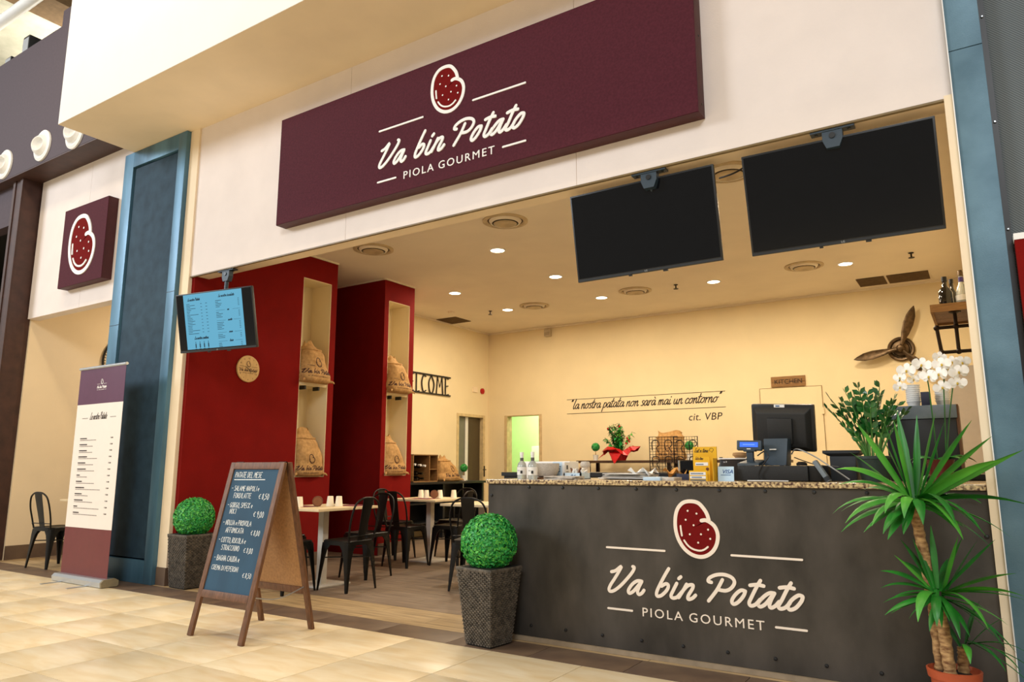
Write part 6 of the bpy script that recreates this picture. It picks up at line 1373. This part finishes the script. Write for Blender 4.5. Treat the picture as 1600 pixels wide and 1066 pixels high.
def orchid():
    t = thing('white_orchid', 'white phalaenopsis orchid with two flowering stems on the counter', 'plant', (-0.22, 4.72, ZT))
    MB().lathe([(0.055, 0.0), (0.07, 0.12), (0.075, 0.125), (0.068, 0.125), (0, 0.11)], 24).build('pot', mat('deep_red_pot', '5c1712', 0.4), t, smooth=True)
    for az, L_ in ((0.3, .20), (2.9, .18), (-0.5, .16), (3.6, .16), (1.4, .14)):
        q = blade((0, 0, 0.11), az, 0.5, L_, 0.035, 1.0, 0.1, random); q.build('leaf', M_yucca, t, smooth=True, sharp=180)
    D = math.radians
    s1 = [(-0.01, 0, 0.1), (-0.012, -0.04, 0.38), (-0.02, -0.05, 0.58), (-0.06, -0.06, 0.66), (-0.12, -0.06, 0.64), (-0.17, -0.07, 0.54)]
    s2 = [(0.03, 0, 0.1), (0.049, -0.04, 0.38), (0.06, -0.05, 0.55), (0.085, -0.05, 0.66), (0.05, -0.05, 0.70)]
    s3 = [(0.03, 0, 0.1), (0.07, -0.04, 0.36), (0.10, -0.05, 0.52)]
    for s_ in (s1, s2, s3): MB().tube(s_, 0.0035, 7, sm=6).build('flower_stem', M_zz, t, smooth=True)
    spots = [(-0.113, -.10, .623, 1.15), (-0.037, -.10, .650, 1.15), (-0.005, -.115, .580, 1.1), (-0.151, -.09, .585, .8), (-0.156, -.09, .532, .85), (-0.085, -.06, .575, .8), (0.06, -.10, .645, 1.1), (0.043, -.115, .590, 1.1), (0.053, -.11, .518, 1.05), (0.137, -.10, .597, 1.15), (0.125, -.10, .537, 1.05), (0.156, -.08, .650, 1.0), (0.05, -.07, .69, .85), (0.09, -.05, .62, .9), (-0.03, -.06, .60, .8), (0.11, -.06, .66, .9)]
    rr = random.Random(3)
    for (x, y, z, s_) in spots:
        dirv = Vector((rr.uniform(-.35, .35), -1, rr.uniform(-.35, .1))).normalized(); Rm = dirv.to_track_quat('Z', 'Y').to_matrix().to_4x4(); T = Matrix.Translation((x, y, z)) @ Rm @ Matrix.Rotation(rr.uniform(-.3, .3), 4, 'Z')
        q = MB(); S_ = 0.038 * s_
        def petal(a, L_, W_, cup_):
            vs = [(0, 0, 0)]; fs = []
            n = 10
            for i in range(n + 1):
                f = i / n * PI; r_ = 1
                vs.append(((0.5 + 0.5 * -math.cos(f)) * L_ * 0 + L_ * (0.52 + 0.48 * math.cos(PI - f)) , 0, 0))
            vs = [(0.0, 0.0, 0.0)]
            m_ = 14
            for i in range(m_):
                b = 2 * PI * i / m_; u = L_ * (0.52 + 0.5 * math.cos(b)); v = W_ * math.sin(b) * (1.0 if math.cos(b) > -0.2 else 0.7)
                vs.append((u, v, cup_ * (u * u) * 6 + 0.002 * math.sin(3 * b)))
            vs[0] = (L_ * .5, 0, cup_ * 0.5 * L_ * L_)
            c_, s2_ = math.cos(a), math.sin(a)
            q.add([(p[0] * c_ - p[1] * s2_, p[0] * s2_ + p[1] * c_, p[2]) for p in vs], [(0, i + 1, (i + 1) % m_ + 1) for i in range(m_)], T)
        for a, L_, W_ in ((PI / 2, S_ * .95, S_ * .4), (PI / 2 + 2.2, S_ * .95, S_ * .38), (PI / 2 - 2.2, S_ * .95, S_ * .38)): petal(a, L_, W_, -1.0)
        for a in (0.15, PI - 0.15): petal(a, S_ * 1.15, S_ * .62, 1.0)
        fl_ = q.build('flower', M_orch, t, smooth=True, sharp=180)
        q = MB(); q.T = T; q.ball(S_ * 0.14, (0, -S_ * .12, S_ * .15), 8, 6, (1, 1.5, 1)); q.build('flower_centre', M_orchc, fl_, smooth=True)
    q = MB()
    for p in ((0.085, -0.06, 0.64), (0.09, -0.06, 0.60), (0.09, -0.06, 0.56)): q.ball(0.006, p, 8, 6, (1, 1, 1.6))
    q.build('bud', M_stem, t, smooth=True)
orchid()
